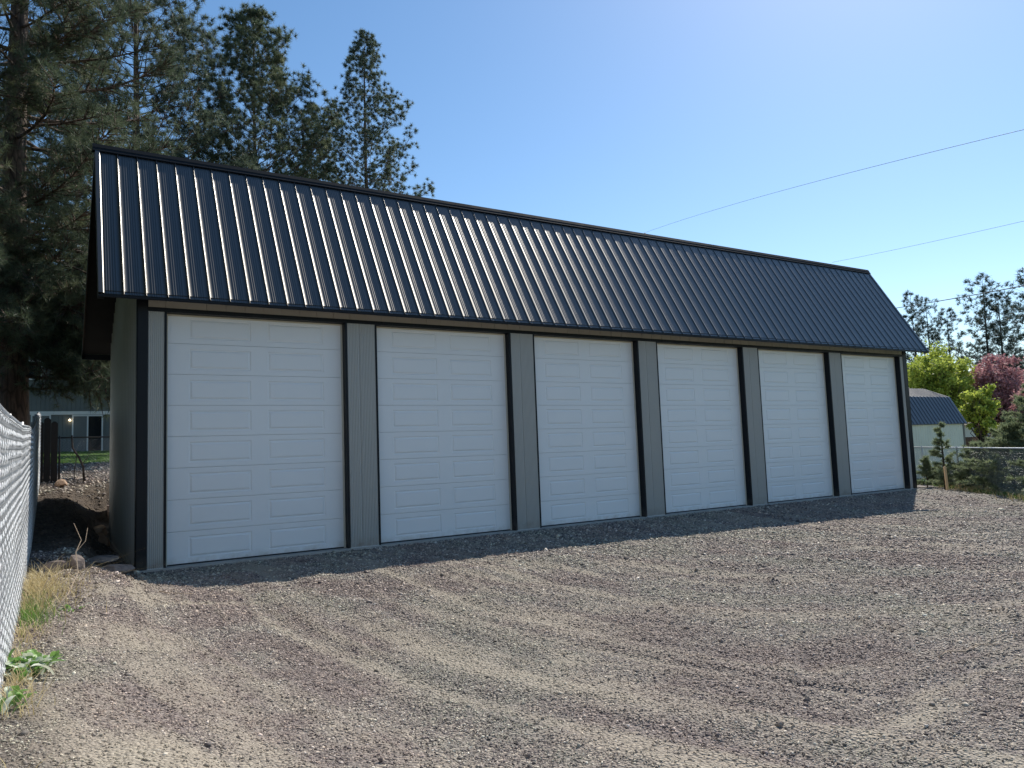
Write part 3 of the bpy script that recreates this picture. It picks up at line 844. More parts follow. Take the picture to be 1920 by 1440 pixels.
b = base_at(-3.0, 57); pine('ponderosa_pine', b, 26, 5.6, .06, 'pine farther back at the far left beyond the house', 28, .3, 130, 'needle2', 20, 26, .22, .017, shape=.6, top_round=.3)
b = base_at(8.3, 52); pine('ponderosa_pine', b, 20.5, 6.5, .06, 'background pine filling the gap between the tall pines above the left of the roof', 29, .24, 170, 'needle', 18, 24, .22, .018, shape=.7)
# far right conifers
far = 'distant conifers on the right'
for (bb, dd, hh, rr, sd, c0, lb, mt) in (
        (60.97, 92, 17.6, 2.4, 31, .25, 'thin pointed distant conifer rising just past the right end of the roof', 'needle2'),
        (61.85, 95, 17.0, 3.3, 32, .3, 'round topped distant pine behind the yellow green tree', 'needle2'),
        (63.0, 93, 15.4, 2.9, 33, .2, 'ragged short distant conifer right of the round topped pine', 'needle2'),
        (65.15, 76, 15.3, 3.0, 34, .3, 'tall open distant pine crossed by the thick cable, left trunk of the close pair', 'needle2'),
        (65.9, 77, 13.8, 2.6, 35, .3, 'leaning open distant pine, right trunk of the close pair above the pink tree', 'needle2'),
        (67.6, 72, 14.6, 3.0, 36, .25, 'distant pine cut off by the right edge of the view', 'needle2'),
        (66.6, 85, 9.0, 1.8, 37, .2, 'small thin distant conifer to the right of the close pair', 'needle2')):
    b = base_at(bb, dd)
    pine('distant_pine', b, hh, rr * 1.25, c0, lb, sd, .2, 70, 'needle3', 10, 16, .36, .035, group=far, shape=.55, ragged=.4, rise=.15, barkm='darkbark', top_round=.3, subl=.5)

# broadleaf trees
def broadleaf(name, base, h, crown_c, crown_r, label, mat, seed, cat, nleaf=16000, leaf=.09, group=None, barkm='darkbark', trunk_r=.12, nclump=90, bare=.2, upright=.25):
    r = np.random.RandomState(seed)
    root = empty(name, base); tag(root, label, cat, group)
    tm = MB(); bx, by, bz = base
    c = np.array(crown_c, float); cr_ = np.array(crown_r, float)
    tm.tube([(0, 0, -.2), (.03, .02, h * .12), (c[0] * .5, c[1] * .5, h * .3)], [trunk_r * 1.2, trunk_r, trunk_r * .8], 8)
    st = np.array([c[0] * .5, c[1] * .5, h * .28])
    cl = []
    for i in range(nclump):
        d = r.randn(3); d /= np.linalg.norm(d); rr_ = (r.rand() ** .42)
        p = c + d * cr_ * rr_ * (1 + .12 * r.randn())
        cl.append(p)
        midp = st * .45 + p * .55 + np.array([0, 0, upright * .3]) * r.rand() + r.randn(3) * .15
        j0 = st + (midp - st) * .0
        tm.tube([tuple(j0 + r.randn(3) * .04), tuple(midp), tuple(p)], [trunk_r * .28, trunk_r * .15, .006], 4, False)
        for k in range(3):
            e_ = p + r.randn(3) * cr_ * .16; tm.tube([tuple(midp * .4 + p * .6), tuple(e_)], [.012, .004], 3, False)
    tm.build('trunk', M[barkm], root, True)
    cl = np.array(cl)
    ci = r.randint(0, nclump, nleaf)
    sp = cr_.mean() * .105
    P = cl[ci] + r.randn(nleaf, 3) * sp * (.4 + .9 * r.rand(nclump)[ci])[:, None]
    a = r.randn(nleaf, 3); a /= np.linalg.norm(a, axis=1, keepdims=True)
    b_ = np.cross(a, r.randn(nleaf, 3)); b_ /= np.linalg.norm(b_, axis=1, keepdims=True)
    s_ = leaf * (.5 + .8 * r.rand(nleaf, 1))
    V = np.stack([P - a * s_ * .6, P + b_ * s_ * .45, P + a * s_ * .7, P - b_ * s_ * .45], 1).reshape(-1, 3)
    F = np.arange(nleaf * 4).reshape(-1, 4)
    tone = np.repeat(np.clip((r.rand(nclump)[ci]) * .6 + .4 * r.rand(nleaf), 0, 1), 4)
    np_mesh('crown', V, F, M[mat], root, col={'tone': tone})
    return root
b = base_at(62.0, 52); broadleaf('maple_tree', b, 7.5, (0, 0, 4.6), (2.15, 2.15, 2.5), 'bright yellow green spring tree rising behind the small barn-roofed shed', 'maple', 41, 'tree', 26000, .13, nclump=260, trunk_r=.16)
b = base_at(64.35, 47); broadleaf('maple_tree', b, 4.9, (0, 0, 3.2), (.85, .85, 1.35), 'smaller yellow green tree with a dark trunk right of the shed', 'maple', 42, 'tree', 8000, .13, nclump=80, trunk_r=.11)
b = base_at(65.5, 54); broadleaf('plum_tree', b, 6.8, (0, 0, 4.2), (1.75, 1.75, 2.3), 'pink and purple leaved tree at the right behind the yellow green trees', 'plum', 43, 'tree', 22000, .12, nclump=240, trunk_r=.14)
b = base_at(67.6, 50); broadleaf('plum_tree', b, 5.4, (0, 0, 3.4), (1.3, 1.3, 1.6), 'paler pink tree touching the right edge of the view', 'plum', 44, 'tree', 11000, .12, nclump=140, trunk_r=.12)
broadleaf('plum_tree', (2.4, 27.5, 2.2), 6.3, (0, 0, 4.7), (1.5, 1.5, 1.5), 'pink flowering tree in front of the house, showing just under the left eave', 'plum', 45, 'tree', 9000, .09, nclump=60, trunk_r=.1)

# cedars and shrubs on the right
def cedar(base, h, reach, label, seed, nbr=60, name='cedar_shrub', cat='shrub', sp=.5, low=0., group=None):
    r = np.random.RandomState(seed)
    root = empty(name, base); tag(root, label, cat, group)
    tm = MB(); tm.tube([(0, 0, -.15), (.02, .01, h * .5), (0, .02, h)], [.05 * h / 2, .03 * h / 2, .006], 6, False)
    TP = []; TD = []; TT = []
    for i in range(nbr):
        u = (i + r.rand()) / nbr; z = h * (.04 + .93 * u ** 1.1)
        az = r.rand() * 6.283; ln = reach * ((1 - u) ** .7 * .9 + .1) * (.55 + .5 * r.rand())
        d = np.array([math.cos(az), math.sin(az), .25 + .4 * u + .15 * r.randn()])
        p0 = np.array([0, 0, z]); e_ = p0 + d * ln; e_[2] -= .12 * ln
        tm.tube([tuple(p0), tuple((p0 + e_) / 2 + np.array([0, 0, .05 * ln])), tuple(e_)], [.012, .008, .003], 3, False)
        n_ = int(8 + ln * 26); sh = r.rand() * .5
        for j in range(n_):
            f = .25 + .75 * r.rand(); sd = np.array([-d[1], d[0], 0]) * r.randn() * .22 * ln * (1.15 - f)
            TP.append(p0 + (e_ - p0) * f + sd + np.array([0, 0, .06 * ln * math.sin(f * 3) + .02 * r.randn()])); TD.append(d + sd * 1.5 / max(ln, .2)); TT.append(sh + .5 * r.rand())
    tm.build('trunk', M['darkbark'], root, True)
    V, F, T = tufts(np.array(TP), np.array(TD), 11, .13, .02, r, .75, np.array(TT)); np_mesh('crown', V, F, M['cedar'], root, col={'tone': T})
    return root
cedar(base_at(64.2, 31.2), 1.6, 1.5, 'low spreading dark green conifer behind the right chain link fence', 51, 90)
cedar(base_at(65.8, 29.5), 2.2, 1.8, 'wide dark green conifer with drooping sprays behind the right fence rail', 52, 100)
cedar(base_at(67.6, 29), 3.5, 1.9, 'tallest dark green conifer at the right edge, rising above the fence rail', 53, 120)
cedar(base_at(65.9, 35), 2.6, 1.5, 'conifer with lighter sprays standing farther back between shed and right edge', 54, 80)
cedar(base_at(62.05, 31.5), 2.45, .75, 'spindly young conifer with a bare reddish tip in front of the cream shed', 55, 44, 'young_conifer', 'tree')
cedar(base_at(61.0, 33), 1.15, .7, 'loose low evergreen shrub between the garage corner and the young conifer', 56, 40)
cedar(base_at(62.9, 33), .8, .9, 'low scrubby evergreen at the foot of the cream shed wall', 57, 45)
cedar(base_at(68.5, 25), 1.6, 1.6, 'low evergreen bush nearest to the right edge of the lot', 58, 70)

# distant scrub belt
def scrub(name, label, b0, b1, d0, d1, hh, n, seed, mat, leaf=.25):
    r = np.random.RandomState(seed)
    bb = b0 + (b1 - b0) * r.rand(n); dd = d0 + (d1 - d0) * r.rand(n)
    x_ = CX + dd * np.sin(np.radians(bb)); y_ = CY + dd * np.cos(np.radians(bb))
    top = hh * (.55 + .9 * (vnoise(x_, y_, .22, seed) + .5))
    z_ = terrain(x_, y_, False) + top * r.rand(n) ** .8
    P = np.stack([x_, y_, z_], 1)
    a = r.randn(n, 3); a /= np.linalg.norm(a, axis=1, keepdims=True); b_ = np.cross(a, r.randn(n, 3)); b_ /= np.linalg.norm(b_, axis=1, keepdims=True)
    s_ = leaf * (.5 + .8 * r.rand(n, 1))
    V = np.stack([P - a * s_ * .6, P + b_ * s_ * .45, P + a * s_ * .7, P - b_ * s_ * .45], 1).reshape(-1, 3)
    o = np_mesh(name, V, np.arange(n * 4).reshape(-1, 4), M[mat], col={'tone': np.repeat(r.rand(n), 4)})
    tag(o, label, 'scrub', kind='stuff')
scrub('distant_brush', 'dark belt of scrub and hedges beyond the shed', 52, 76, 68, 100, 3.0, 26000, 61, 'needle2', .3)
scrub('distant_brush', 'dark belt of trees beyond the house on the left', -14, 12, 66, 95, 7.5, 30000, 62, 'needle2', .4)
scrub('unseen_shade_thicket', 'unseen thicket of leaves added beyond the left fence to darken the garage side wall', -100, -5.5, 8, 20, 12, 90000, 63, 'needle', .35)  # added out of view, blocks sky light from the garage's left wall

# ------------------------------------------------------------------ grass
def blades(name, label, x_, y_, hgt, wid, mat, seed, cat='grass', lean=.5, parent=None, origin=None, kind='stuff'):
    r = np.random.RandomState(seed); n = len(x_)
    z_ = terrain(x_, y_) - .01
    P = np.stack([x_, y_, z_], 1)
    if origin is not None: P = P - np.array(origin)
    az = r.rand(n) * 6.283; ln = lean * np.abs(r.randn(n)); h = hgt * (.4 + .8 * r.rand(n))
    dirv = np.stack([np.cos(az) * ln, np.sin(az) * ln, np.ones(n)], 1)
    side = np.stack([-np.sin(az), np.cos(az), np.zeros(n)], 1) * wid / 2
    mid_ = P + dirv * (h * .5)[:, None]
    tip = P + np.stack([np.cos(az) * ln * 1.7, np.sin(az) * ln * 1.7, .85 * np.ones(n)], 1) * h[:, None]
    V = np.stack([P - side, P + side, mid_ + side * .7, mid_ - side * .7, tip], 1).reshape(-1, 3)
    k = np.arange(n)[:, None] * 5
    F = np.concatenate([k + np.array([[0, 1, 2]]), k + np.array([[0, 2, 3]]), k + np.array([[3, 2, 4]])])
    o = np_mesh(name, V, F, M[mat], parent, col={'tone': np.repeat(r.rand(n), 5)})
    if label: tag(o, label, cat, kind=kind)
    return o
r = np.random.RandomState(71)
n = 26000; x_ = -4 + 10 * r.rand(n); y_ = 19.6 + 12.6 * r.rand(n) ** 1.2
blades('lawn_grass', 'bright green lawn below the house', x_, y_, .07, .02, 'grass', 72)
n = 15000; t = r.rand(n); o_ = .1 + 1.6 * r.rand(n) ** 1.5
xx = 17.5 + 13 * t; yy = -8.2 + 12.7 * t
x_ = xx + .7 * o_ + .1 * r.randn(n); y_ = yy - .7 * o_ * 0 + .1 * r.randn(n)
kp = vnoise(x_, y_, .9, 3) > -.22
blades('verge_grass', 'patchy spring grass along the foot of the right fence', x_[kp], y_[kp], .16, .016, 'grass', 73, lean=.4)
n = 2600; t = r.rand(n); xx = 22 + 6 * t; yy = -3.9 + 5.9 * t
blades('dry_verge_grass', 'tan dead grass around the foot of the orange stake', xx + .25 + .25 * r.randn(n), yy + .25 * r.randn(n), .22, .014, 'drygrass', 74, lean=.5)
# left foreground clumps along the slatted fence
n = 620; y_ = -3.9 + .5 * r.randn(n); x_ = FX + .04 + np.abs(.2 * r.randn(n))
blades('dry_grass_clump', 'straw coloured dead grass clump leaning off the slatted fence', x_, y_, .27, .006, 'drygrass', 75, lean=1.15)
n = 420; y_ = -5.0 + .5 * r.randn(n); x_ = FX + .03 + np.abs(.12 * r.randn(n))
blades('green_grass_clump', 'short green grass clump at the foot of the slatted fence', x_, y_, .15, .006, 'grass', 76, lean=.6)

n = 1300; y_ = -9.5 + 7.0 * r.rand(n); x_ = FX + .02 + np.abs(.09 * r.randn(n)); kp = vnoise(x_ * 0, y_, 2.2, 31) > -.05
blades('fence_foot_weeds', 'sparse dry stems and weeds along the foot of the slatted fence', x_[kp], y_[kp], .15, .005, 'drygrass', 77, lean=1.0)
def broad_plant(name, base, nl, ln, label, seed):
    r = np.random.RandomState(seed); root = empty(name, base); tag(root, label, 'plant')
    g = MB(); w_ = MB()
    for i in range(nl):
        az = r.rand() * 6.283; el = .75 + .75 * r.rand(); l_ = ln * (.6 + .5 * r.rand()); wd = l_ * (.10 + .06 * r.rand())
        p = np.array([r.randn() * .06, r.randn() * .11, 0]); d = np.array([math.cos(az), math.sin(az), 0]); s_ = np.array([-d[1], d[0], 0])
        tgt = w_ if r.rand() < .26 else g
        A = []; B = []; Cc = []
        for k in range(6):
            t = k / 5; c_ = p + d * l_ * t * math.cos(el) * (1 + .3 * t) + np.array([0, 0, l_ * (math.sin(el) * t - .45 * t * t)])
            w = wd * math.sin(math.pi * min(1, .12 + .88 * t)) ** .7 + .002
            A.append(c_ - s_ * w + np.array([0, 0, w * .4])); B.append(c_ + s_ * w + np.array([0, 0, w * .4])); Cc.append(c_)
        tgt.strip(A, Cc); tgt.strip(Cc, B)
    for mb, mt in ((g, 'hosta'), (w_, 'hostaw')):
        o = mb.build('leaves', M[mt], root, True)
        a = o.data.attributes.new('tone', 'FLOAT', 'POINT'); a.data.foreach_set('value', np.repeat(r.rand(len(o.data.vertices) // 6 + 1), 6)[:len(o.data.vertices)].astype(np.float32))
    return root
broad_plant('leafy_plant', (FX + .12, -7.35, tz(FX + .12, -7.35)), 150, .20, 'bushy green plant with pale edged leaves growing out from the slatted fence', 81)
broad_plant('leafy_plant', (FX + .04, -8.25, tz(FX + .04, -8.25)), 22, .16, 'small dark leafy sprout at the bottom left corner beside the slatted fence', 82)
broad_plant('leafy_plant', (FX + .42, -4.75, tz(FX + .42, -4.75)), 10, .10, 'tiny yellow green seedling in the gravel near the dry grass', 83)

# bare twigs
def twig(name, label, lines, cat='twig'):
    mb = MB()
    for pts, r0, r1 in lines:
        n_ = len(pts); mb.tube(pts, [lerp(r0, r1, i / (n_ - 1)) for i in range(n_)], 6)
    o = mb.build(name, M['twig'], None, True); tag(o, label, cat); return o
gz_ = tz(-1.05, -4.4)
twig('bare_sapling', 'bare bent sapling with two upright shoots beside the dry grass by the fence', [
    ([(-1.18, -4.9, gz_ - .02), (-1.02, -4.6, gz_ + .12), (-.93, -4.4, gz_ + .30), (-.95, -4.3, gz_ + .5), (-.90, -4.25, gz_ + .62), (-.97, -4.2, gz_ + .80)], .007, .0025),
    ([(-.95, -4.3, gz_ + .5), (-.86, -4.22, gz_ + .6), (-.84, -4.2, gz_ + .74)], .004, .002),
    ([(-1.3, -4.5, gz_ + .05), (-1.2, -4.4, gz_ + .25), (-1.05, -4.3, gz_ + .33), (-.9, -4.1, gz_ + .15)], .004, .002),
    ([(-1.25, -4.0, gz_ + .02), (-1.1, -4.0, gz_ + .22), (-.92, -4.1, gz_ + .28), (-.8, -4.3, gz_ + .08)], .004, .002)], 'sapling')
def gpts(P, dz=.012): return [(x_, y_, tz(x_, y_) + dz) for x_, y_ in P]
twig('fallen_stick', 'short pale stick lying on the gravel just outside the shadow near the left corner', [(gpts([(-.02, -3.2), (.1, -3.35), (.22, -3.42), (.34, -3.38)]), .006, .004)], 'stick')
twig('fallen_stick', 'long thin pale stick lying on the sunny gravel in the right foreground', [(gpts([(4.75, -10.2), (4.95, -10.15), (5.1, -10.22), (5.35, -10.2), (5.5, -10.28)]), .006, .003)], 'stick')
# leaning bare branch on the alley fence
twig('leaning_branch', 'dark crooked branch leaning against the low chain link fence left of the garage', [
    ([(-.72, 9.7, 2.55), (-.70, 9.68, 2.2), (-.55, 9.65, 1.95), (-.45, 9.6, 1.7), (-.42, 9.6, 1.25)], .022, .03),
    ([(-.48, 9.62, 1.75), (-.35, 9.6, 1.95), (-.28, 9.6, 2.1)], .012, .006), ([(-.6, 9.65, 2.0), (-.65, 9.6, 1.6), (-.66, 9.6, 1.25)], .012, .014)], 'branch').data.materials[0] = M['darkbark']

# rocks
def rock(label, loc, size, seed, mat='rock', group=None):
    import bmesh
    r = random.Random(seed); bm = bmesh.new(); bmesh.ops.create_icosphere(bm, subdivisions=2, radius=1)
    dirs = [(Vector((r.gauss(0, 1), r.gauss(0, 1), r.gauss(0, 1))).normalized(), r.uniform(.45, .85)) for _ in range(12)]
    for v in bm.verts:
        p = v.co.copy()
        for d, c_ in dirs:
            k = p.dot(d)
            if k > c_: p -= d * (k - c_)
        v.co = Vector((p.x * size[0], p.y * size[1], p.z * size[2]))
    me = bpy.data.meshes.new('rock'); bm.to_mesh(me); bm.free()
    o = link_mesh('rock', me, M[mat]); o.location = loc; o.rotation_euler = (0, 0, r.uniform(0, 6)); tag(o, label, 'rock', group); return o
for lb, x_, y_, sz_, sd, mt in (('pointed brown rock in the shadow beside the left wall of the garage', -.88, -2.35, (.19, .16, .15), 1, 'rock'),
                                ('flat brown slab near the fence end of the shadowed strip', -1.12, -2.3, (.22, .16, .10), 2, 'rock'),
                                ('low rock slab on the edge of the ditch by the garage corner', -.42, -1.9, (.26, .2, .10), 3, 'rock'),
                                ('broad flat stone farther up the shadowed strip', -.62, -.2, (.42, .3, .09), 4, 'rock'),
                                ('upper orange block of the stones at the rear corner of the garage', -.22, 5.6, (.22, .2, .24), 5, 'sandstone'),
                                ('lower orange block of the stones at the rear corner of the garage', -.20, 4.9, (.16, .18, .22), 6, 'sandstone'),
                                ('rounded tan boulder below the low chain link fence', -.95, 8.6, (.28, .2, .14), 7, 'sandstone'),
                                ('jagged brown boulder at the top of the bank behind the garage', .0, 7.6, (.5, .4, .3), 8, 'rock')):
    rock(lb, (x_, y_, tz0(x_, y_) + sz_[2] * .35), sz_, sd, mt)

# ------------------------------------------------------------------ stake
sx_, sy_ = at(62.15, 29.3)
stk = empty('survey_stake', (sx_, sy_, tz0(sx_, sy_))); tag(stk, 'orange tan wooden stake standing upright in front of the right chain link fence', 'stake')
mb = MB(); mb.box(-.045, .045, -.02, .02, -.1, .88, .004)
mb.add([(-.045, -.02, .88), (.045, -.02, .88), (.045, .02, .88), (-.045, .02, .88), (0, 0, .93)], [(0, 1, 4), (1, 2, 4), (2, 3, 4), (3, 0, 4)])
mb.build('post', M['stake'], stk); stk.rotation_euler = (0, R(-2), R(-25))

# ------------------------------------------------------------------ shed (gambrel)
SX1, SY0, SZ = 37.45, 5.85, -.32
shed = empty('garden_shed', (SX1, SY0, SZ)); tag(shed, 'small cream shed with a blue grey barn roof standing beyond the right fence', 'shed')
SW, SL_, EH = 3.74, 7.0, 2.6
mb = MB()
pr = [(-SL_, 0)]; x = -SL_ + .1
while x < -.05:
    pr += [(x - .012, 0), (x - .006, .012), (x + .006, .012), (x + .012, 0)]; x += .2
pr.append((0, 0))
mb.strip([(a, b_, 0) for a, b_ in pr], [(a, b_, EH) for a, b_ in pr])
prof2 = [(-.12, EH - .10), (.62, EH + 1.27), (SW / 2, EH + 1.80), (SW - .62, EH + 1.27), (SW + .12, EH - .10)]
for xx in (0, -SL_):
    mb.add([(xx, 0, 0), (xx, SW, 0), (xx, SW, EH + .05), (xx, SW - .62, EH + 1.2), (xx, SW / 2, EH + 1.74), (xx, .62, EH + 1.2), (xx, 0, EH + .05)], [tuple(range(7))])
mb.add([(0, SW, 0), (-SL_, SW, 0), (-SL_, SW, EH), (0, SW, EH)], [(0, 1, 2, 3)])
mb.build('wall', M['shed'], shed)
mb = MB(); mb.box(-.10, .02, -.025, -.002, 0, EH - .05); mb.box(.003, .025, -.025, .12, 0, EH - .05); mb.build('corner_trim', M['shedroof'], shed)
def shed_sheet(a, b_, name, mat):
    l = math.hypot(b_[0] - a[0], b_[1] - a[1]); nn = (-(b_[1] - a[1]) / l, (b_[0] - a[0]) / l)
    pf = rib_profile(-SL_ - .15, .15, .30, -.1, .028, .06, .022, 0, 0, 1)
    mb = MB(); mb.strip([(x, a[0] + nn[0] * h_, a[1] + nn[1] * h_) for x, h_ in pf], [(x, b_[0] + nn[0] * h_, b_[1] + nn[1] * h_) for x, h_ in pf])
    mb.strip([(x, a[0] - nn[0] * .04, a[1] - nn[1] * .04) for x, h_ in pf], [(x, a[0] + nn[0] * h_, a[1] + nn[1] * h_) for x, h_ in pf])
    mb.add([(.15, a[0], a[1]), (.15, b_[0], b_[1]), (.15, b_[0] - nn[0] * .1, b_[1] - nn[1] * .1), (.15, a[0] - nn[0] * .1, a[1] - nn[1] * .1)], [(0, 1, 2, 3)])
    return mb.build(name, mat, shed)
shed_sheet(prof2[0], prof2[1], 'lower_roof_sheets', M['shedroof']); shed_sheet(prof2[1], prof2[2], 'upper_roof_sheets', M['shedroof'])
shed_sheet(prof2[2], prof2[3], 'upper_roof_sheets', M['shedroof']); shed_sheet(prof2[3], prof2[4], 'lower_roof_sheets', M['shedroof'])

# dark board fence beyond the shed, far house and trailer
bf = empty('board_fence', (38, 12, -.35)); tag(bf, 'dark brown board fence beyond the shed', 'fence')
mb = MB(); x = 0
k = 0
while x < 14:
    mb.box(x, x + .14, (k % 2) * .012, (k % 2) * .012 + .02, 0, 1.75 + .03 * rnd.random()); x += .15; k += 1
mb.build('boards', M['wood'], bf)
for x in (0, 3.5, 7, 10.5, 14):
    mb = MB(); mb.box(x - .05, x + .05, .035, .13, 0, 1.7); mb.build('post', M['wood'], bf)
px_, py_ = at(64.9, 66)
fh = empty('low_beige_house', (px_, py_, -.3)); tag(fh, 'low beige wall of a far house glimpsed between the tree trunks on the right', 'house')
mb = MB(); mb.box(-6, 6, 0, 6, 0, 2.6); mb.build('wall', M['shed'], fh)
mb = MB(); mb.add([(-6.4, -.4, 2.55), (6.4, -.4, 2.55), (6.4, 3, 4.0), (-6.4, 3, 4.0), (6.4, 6.4, 2.55), (-6.4, 6.4, 2.55)], [(0, 1, 2, 3), (3, 2, 4, 5), (0, 3, 5), (1, 4, 2)]); mb.build('roof', M['shingle'], fh)
mb = MB(); mb.box(-2, -1, -.03, -.005, .9, 2.0); w0 = mb.build('window', M['glass'], fh)
px_, py_ = at(65.75, 58)
tl = empty('white_trailer', (px_, py_, -.3)); tag(tl, 'small white trailer glimpsed through the shrubs at the right', 'trailer')
mb = MB(); mb.box(-1.1, 1.1, -.9, .9, .5, 2.25, .15); mb.build('body', M['white'], tl)
for sx2_ in (-.35, .35):
    mb = MB(); mb.tube([(sx2_, -.95, .33), (sx2_, -.75, .33)], .33, 16); mb.build('wheel', M['seal'], tl)
tl.rotation_euler = (0, 0, R(-20))

# ------------------------------------------------------------------ house on the left
HY, HZ = 32.5, 2.42
hs_ = empty('grey_green_house', (0, HY, HZ)); tag(hs_, 'two storey grey green house with white trim, seen through the gap left of the garage', 'house')
mb = MB(); pr = [(-9, 0)]; x = -8.9
while x < 7.9:
    pr += [(x - .012, 0), (x - .008, .012), (x + .008, .012), (x + .012, 0)]; x += .20
pr.append((8, 0))
mb.strip([(a, b_, -.3) for a, b_ in pr], [(a, b_, 5.75) for a, b_ in pr])
mb.box(-9, 8, .02, 8, -.3, 5.75); mb.build('wall', M['house'], hs_)
mb = MB(); mb.box(-9, 8, -.04, -.001, 2.04, 2.22); mb.build('belt_trim', M['white'], hs_)
mb = MB(); mb.add([(-9.6, -.6, 5.6), (8.6, -.6, 5.6), (8.6, 4, 7.5), (-9.6, 4, 7.5), (8.6, 8.6, 5.6), (-9.6, 8.6, 5.6), (-9.6, -.6, 5.5), (8.6, -.6, 5.5), (8.6, 8.6, 5.5), (-9.6, 8.6, 5.5)],
                  [(0, 1, 2, 3), (3, 2, 4, 5), (6, 7, 1, 0), (6, 9, 8, 7), (0, 3, 5, 9, 6), (1, 7, 8, 4, 2)])
rf2 = mb.build('roof', M['shingle'], hs_)
mb = MB(); mb.tube([(-2.55, 1.0, 6.2), (-2.55, 1.0, 6.75)], .11, 12); mb.build('roof_vent', M['jtrim'], rf2)
def opening(nm, x0, x1, z0, z1, panes, blind=False):
    t = .07
    mb = MB(); mb.box(x0 - t, x0, -.05, -.001, z0 - t, z1 + t); mb.box(x1, x1 + t, -.05, -.001, z0 - t, z1 + t)
    mb.box(x0, x1, -.05, -.001, z1, z1 + t); mb.box(x0, x1, -.05, -.001, z0 - t, z0)
    for k in range(1, panes):
        xm = x0 + (x1 - x0) * k / panes; mb.box(xm - .035, xm + .035, -.045, -.002, z0, z1)
    w = mb.build(nm, M['white'], hs_)
    for k in range(panes):
        a = x0 + (x1 - x0) * k / panes + (.035 if k else 0); c_ = x0 + (x1 - x0) * (k + 1) / panes - (.035 if k < panes - 1 else 0)
        mb = MB(); mb.box(a, c_, -.028, -.020, z0, z1); mb.build('pane', M['blind'] if (blind and k == 0) else M['glass'], w)
    return w
sd_ = opening('sliding_door', -.20, 1.12, .02, 1.95, 2, True)
mb = MB(); mb.box(1.06, 1.085, -.07, -.05, .85, 1.15); mb.build('handle', M['seal'], sd_)
opening('window', -2.05, -1.30, .05, 1.98, 1, True)
opening('window', -2.40, -1.70, 3.95, 4.85, 1)
opening('window', .18, .80, 3.7, 4.55, 1)
opening('window', -5.5, -4.3, 3.95, 4.85, 2)
wl_ = MB(); wl_.box(-.40, -.34, -.09, -.001, 1.76, 1.84); lo_ = wl_.build('wall_lamp', M['white'], hs_)
mb = MB(); mb.tube([(-.37, -.11, 1.70), (-.37, -.11, 1.78)], [.055, .045], 10); mb.build('bulb', M['lamp'], lo_)

# ------------------------------------------------------------------ pole and overhead cables
ppx, ppy = at(42.93, 62)
pole = empty('utility_pole', (ppx, ppy, -.2)); tag(pole, 'utility pole whose tip just shows over the roof ridge', 'utility pole')
PH = 19.35
mb = MB(); mb.tube([(0, 0, -.5), (0, 0, PH)], [.17, .10], 12); mb.build('shaft', M['darkbark'], pole, True)
mb = MB(); mb.box(-.9, .9, -.06, .06, PH - 1.3, PH - 1.18); mb.build('crossarm', M['darkbark'], pole)
mb = MB(); mb.tube([(0, 0, PH), (0, 0, PH + .12), (0, 0, PH + .2), (0, 0, PH + .3), (0, 0, PH + .34)], [.05, .05, .14, .10, .03], 10); mb.build('insulator', M['darksteel'], pole, True)
def cable(label, A, B, sag, r_, n_=40):
    mb = MB(); pts = []
    for i in range(n_ + 1):
        t = i / n_; p = Vector(A).lerp(Vector(B), t); p.z -= sag * 4 * t * (1 - t); pts.append(p)
    mb.tube(pts, r_, 6); o = mb.build('overhead_cable', M['cable'], None, True); tag(o, label, 'cable', 'overhead cables on the right'); return o

cable('thin high cable running up from the pole tip over the roof to the upper right', (41.0, 31.9, 19.5), (20.46, -9.61, 9.03), -.35, .008)
cable('thin middle cable emerging from behind the roof ridge', (56.98, 25.44, 17.09), (38.12, -6.11, 11.55), .15, .010)
cable('thick low cable crossing in front of the distant pines', (60.9, 30.4, 13.2), (26.3, -8.15, 6.63), .3, .024)

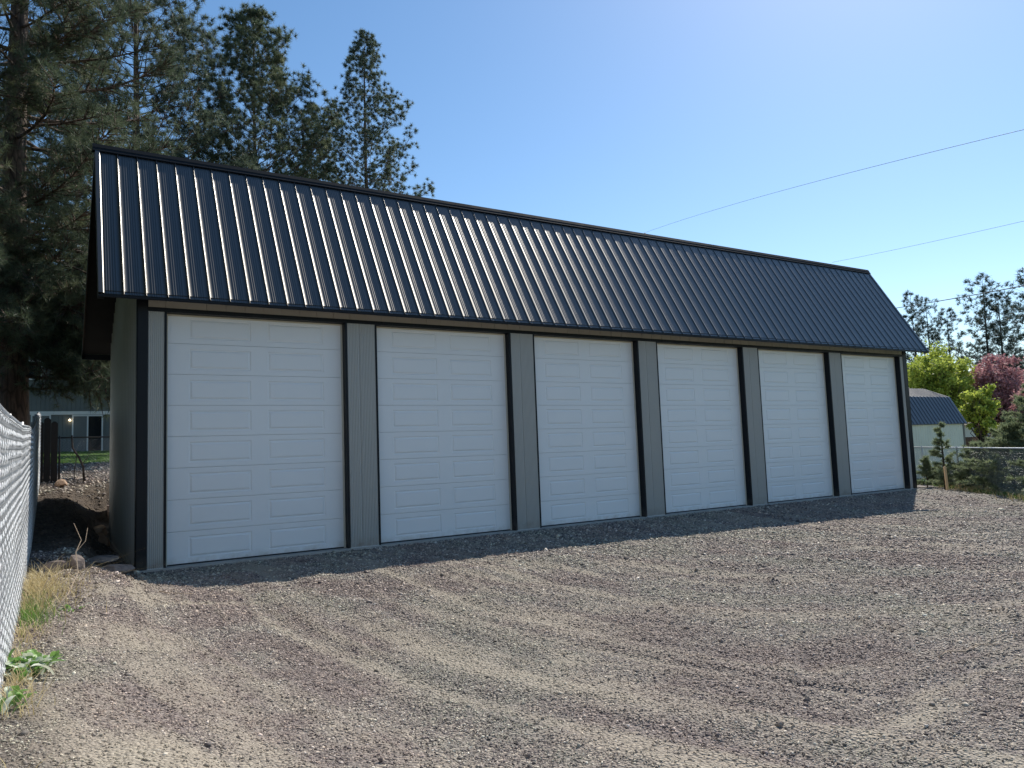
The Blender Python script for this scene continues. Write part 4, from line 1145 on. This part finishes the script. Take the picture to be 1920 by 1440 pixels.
# ------------------------------------------------------------------ light, sky, camera
SUN_AZ, SUN_EL = R(62), R(43.8)          # azimuth from +y towards +x
w = bpy.data.worlds.new('World'); bpy.context.scene.world = w; w.use_nodes = True
nt = w.node_tree; bg = nt.nodes['Background']
sky = nt.nodes.new('ShaderNodeTexSky'); sky.sky_type = 'NISHITA'; sky.sun_disc = False
sky.sun_elevation = SUN_EL; sky.sun_rotation = SUN_AZ
sky.altitude = 300; sky.air_density = 1.0; sky.dust_density = .3; sky.ozone_density = 1.6
hs = nt.nodes.new('ShaderNodeHueSaturation'); hs.inputs['Saturation'].default_value = 1.17; hs.inputs['Hue'].default_value = .496; nt.links.new(sky.outputs[0], hs.inputs['Color'])
nt.links.new(hs.outputs[0], bg.inputs[0]); bg.inputs[1].default_value = .137
sd = bpy.data.lights.new('sun', 'SUN'); sd.energy = 5.0; sd.angle = R(.53); sd.color = (1, .94, .84)
so_ = bpy.data.objects.new('sun', sd); C.objects.link(so_)
d = Vector((math.sin(SUN_AZ) * math.cos(SUN_EL), math.cos(SUN_AZ) * math.cos(SUN_EL), math.sin(SUN_EL)))
so_.rotation_euler = d.to_track_quat('Z', 'Y').to_euler(); so_.location = (60, 40, 60)

cam = bpy.data.cameras.new('camera'); co = bpy.data.objects.new('camera', cam); C.objects.link(co)
yaw, pit, rol, f = .5598430873537881, .08835867040931689, -.03732630759251407, 1382.026
fw = Vector((math.sin(yaw) * math.cos(pit), math.cos(yaw) * math.cos(pit), math.sin(pit)))
rt = Vector((math.cos(yaw), -math.sin(yaw), 0)); up = rt.cross(fw)
r2 = rt * math.cos(rol) + up * math.sin(rol); u2 = -rt * math.sin(rol) + up * math.cos(rol)
mt = Matrix(((r2.x, u2.x, -fw.x), (r2.y, u2.y, -fw.y), (r2.z, u2.z, -fw.z))).to_4x4(); mt.translation = Vector((CX, CY, CZ))
co.matrix_world = mt
cam.sensor_width = 36; cam.lens = 36 * f / 1920; cam.clip_start = .05; cam.clip_end = 5000
sc = bpy.context.scene; sc.camera = co
sc.view_settings.view_transform = 'Standard'; sc.view_settings.look = 'None'; sc.view_settings.exposure = 0.15; sc.view_settings.gamma = 1
sc.cycles.max_bounces = 8; sc.cycles.transparent_max_bounces = 8
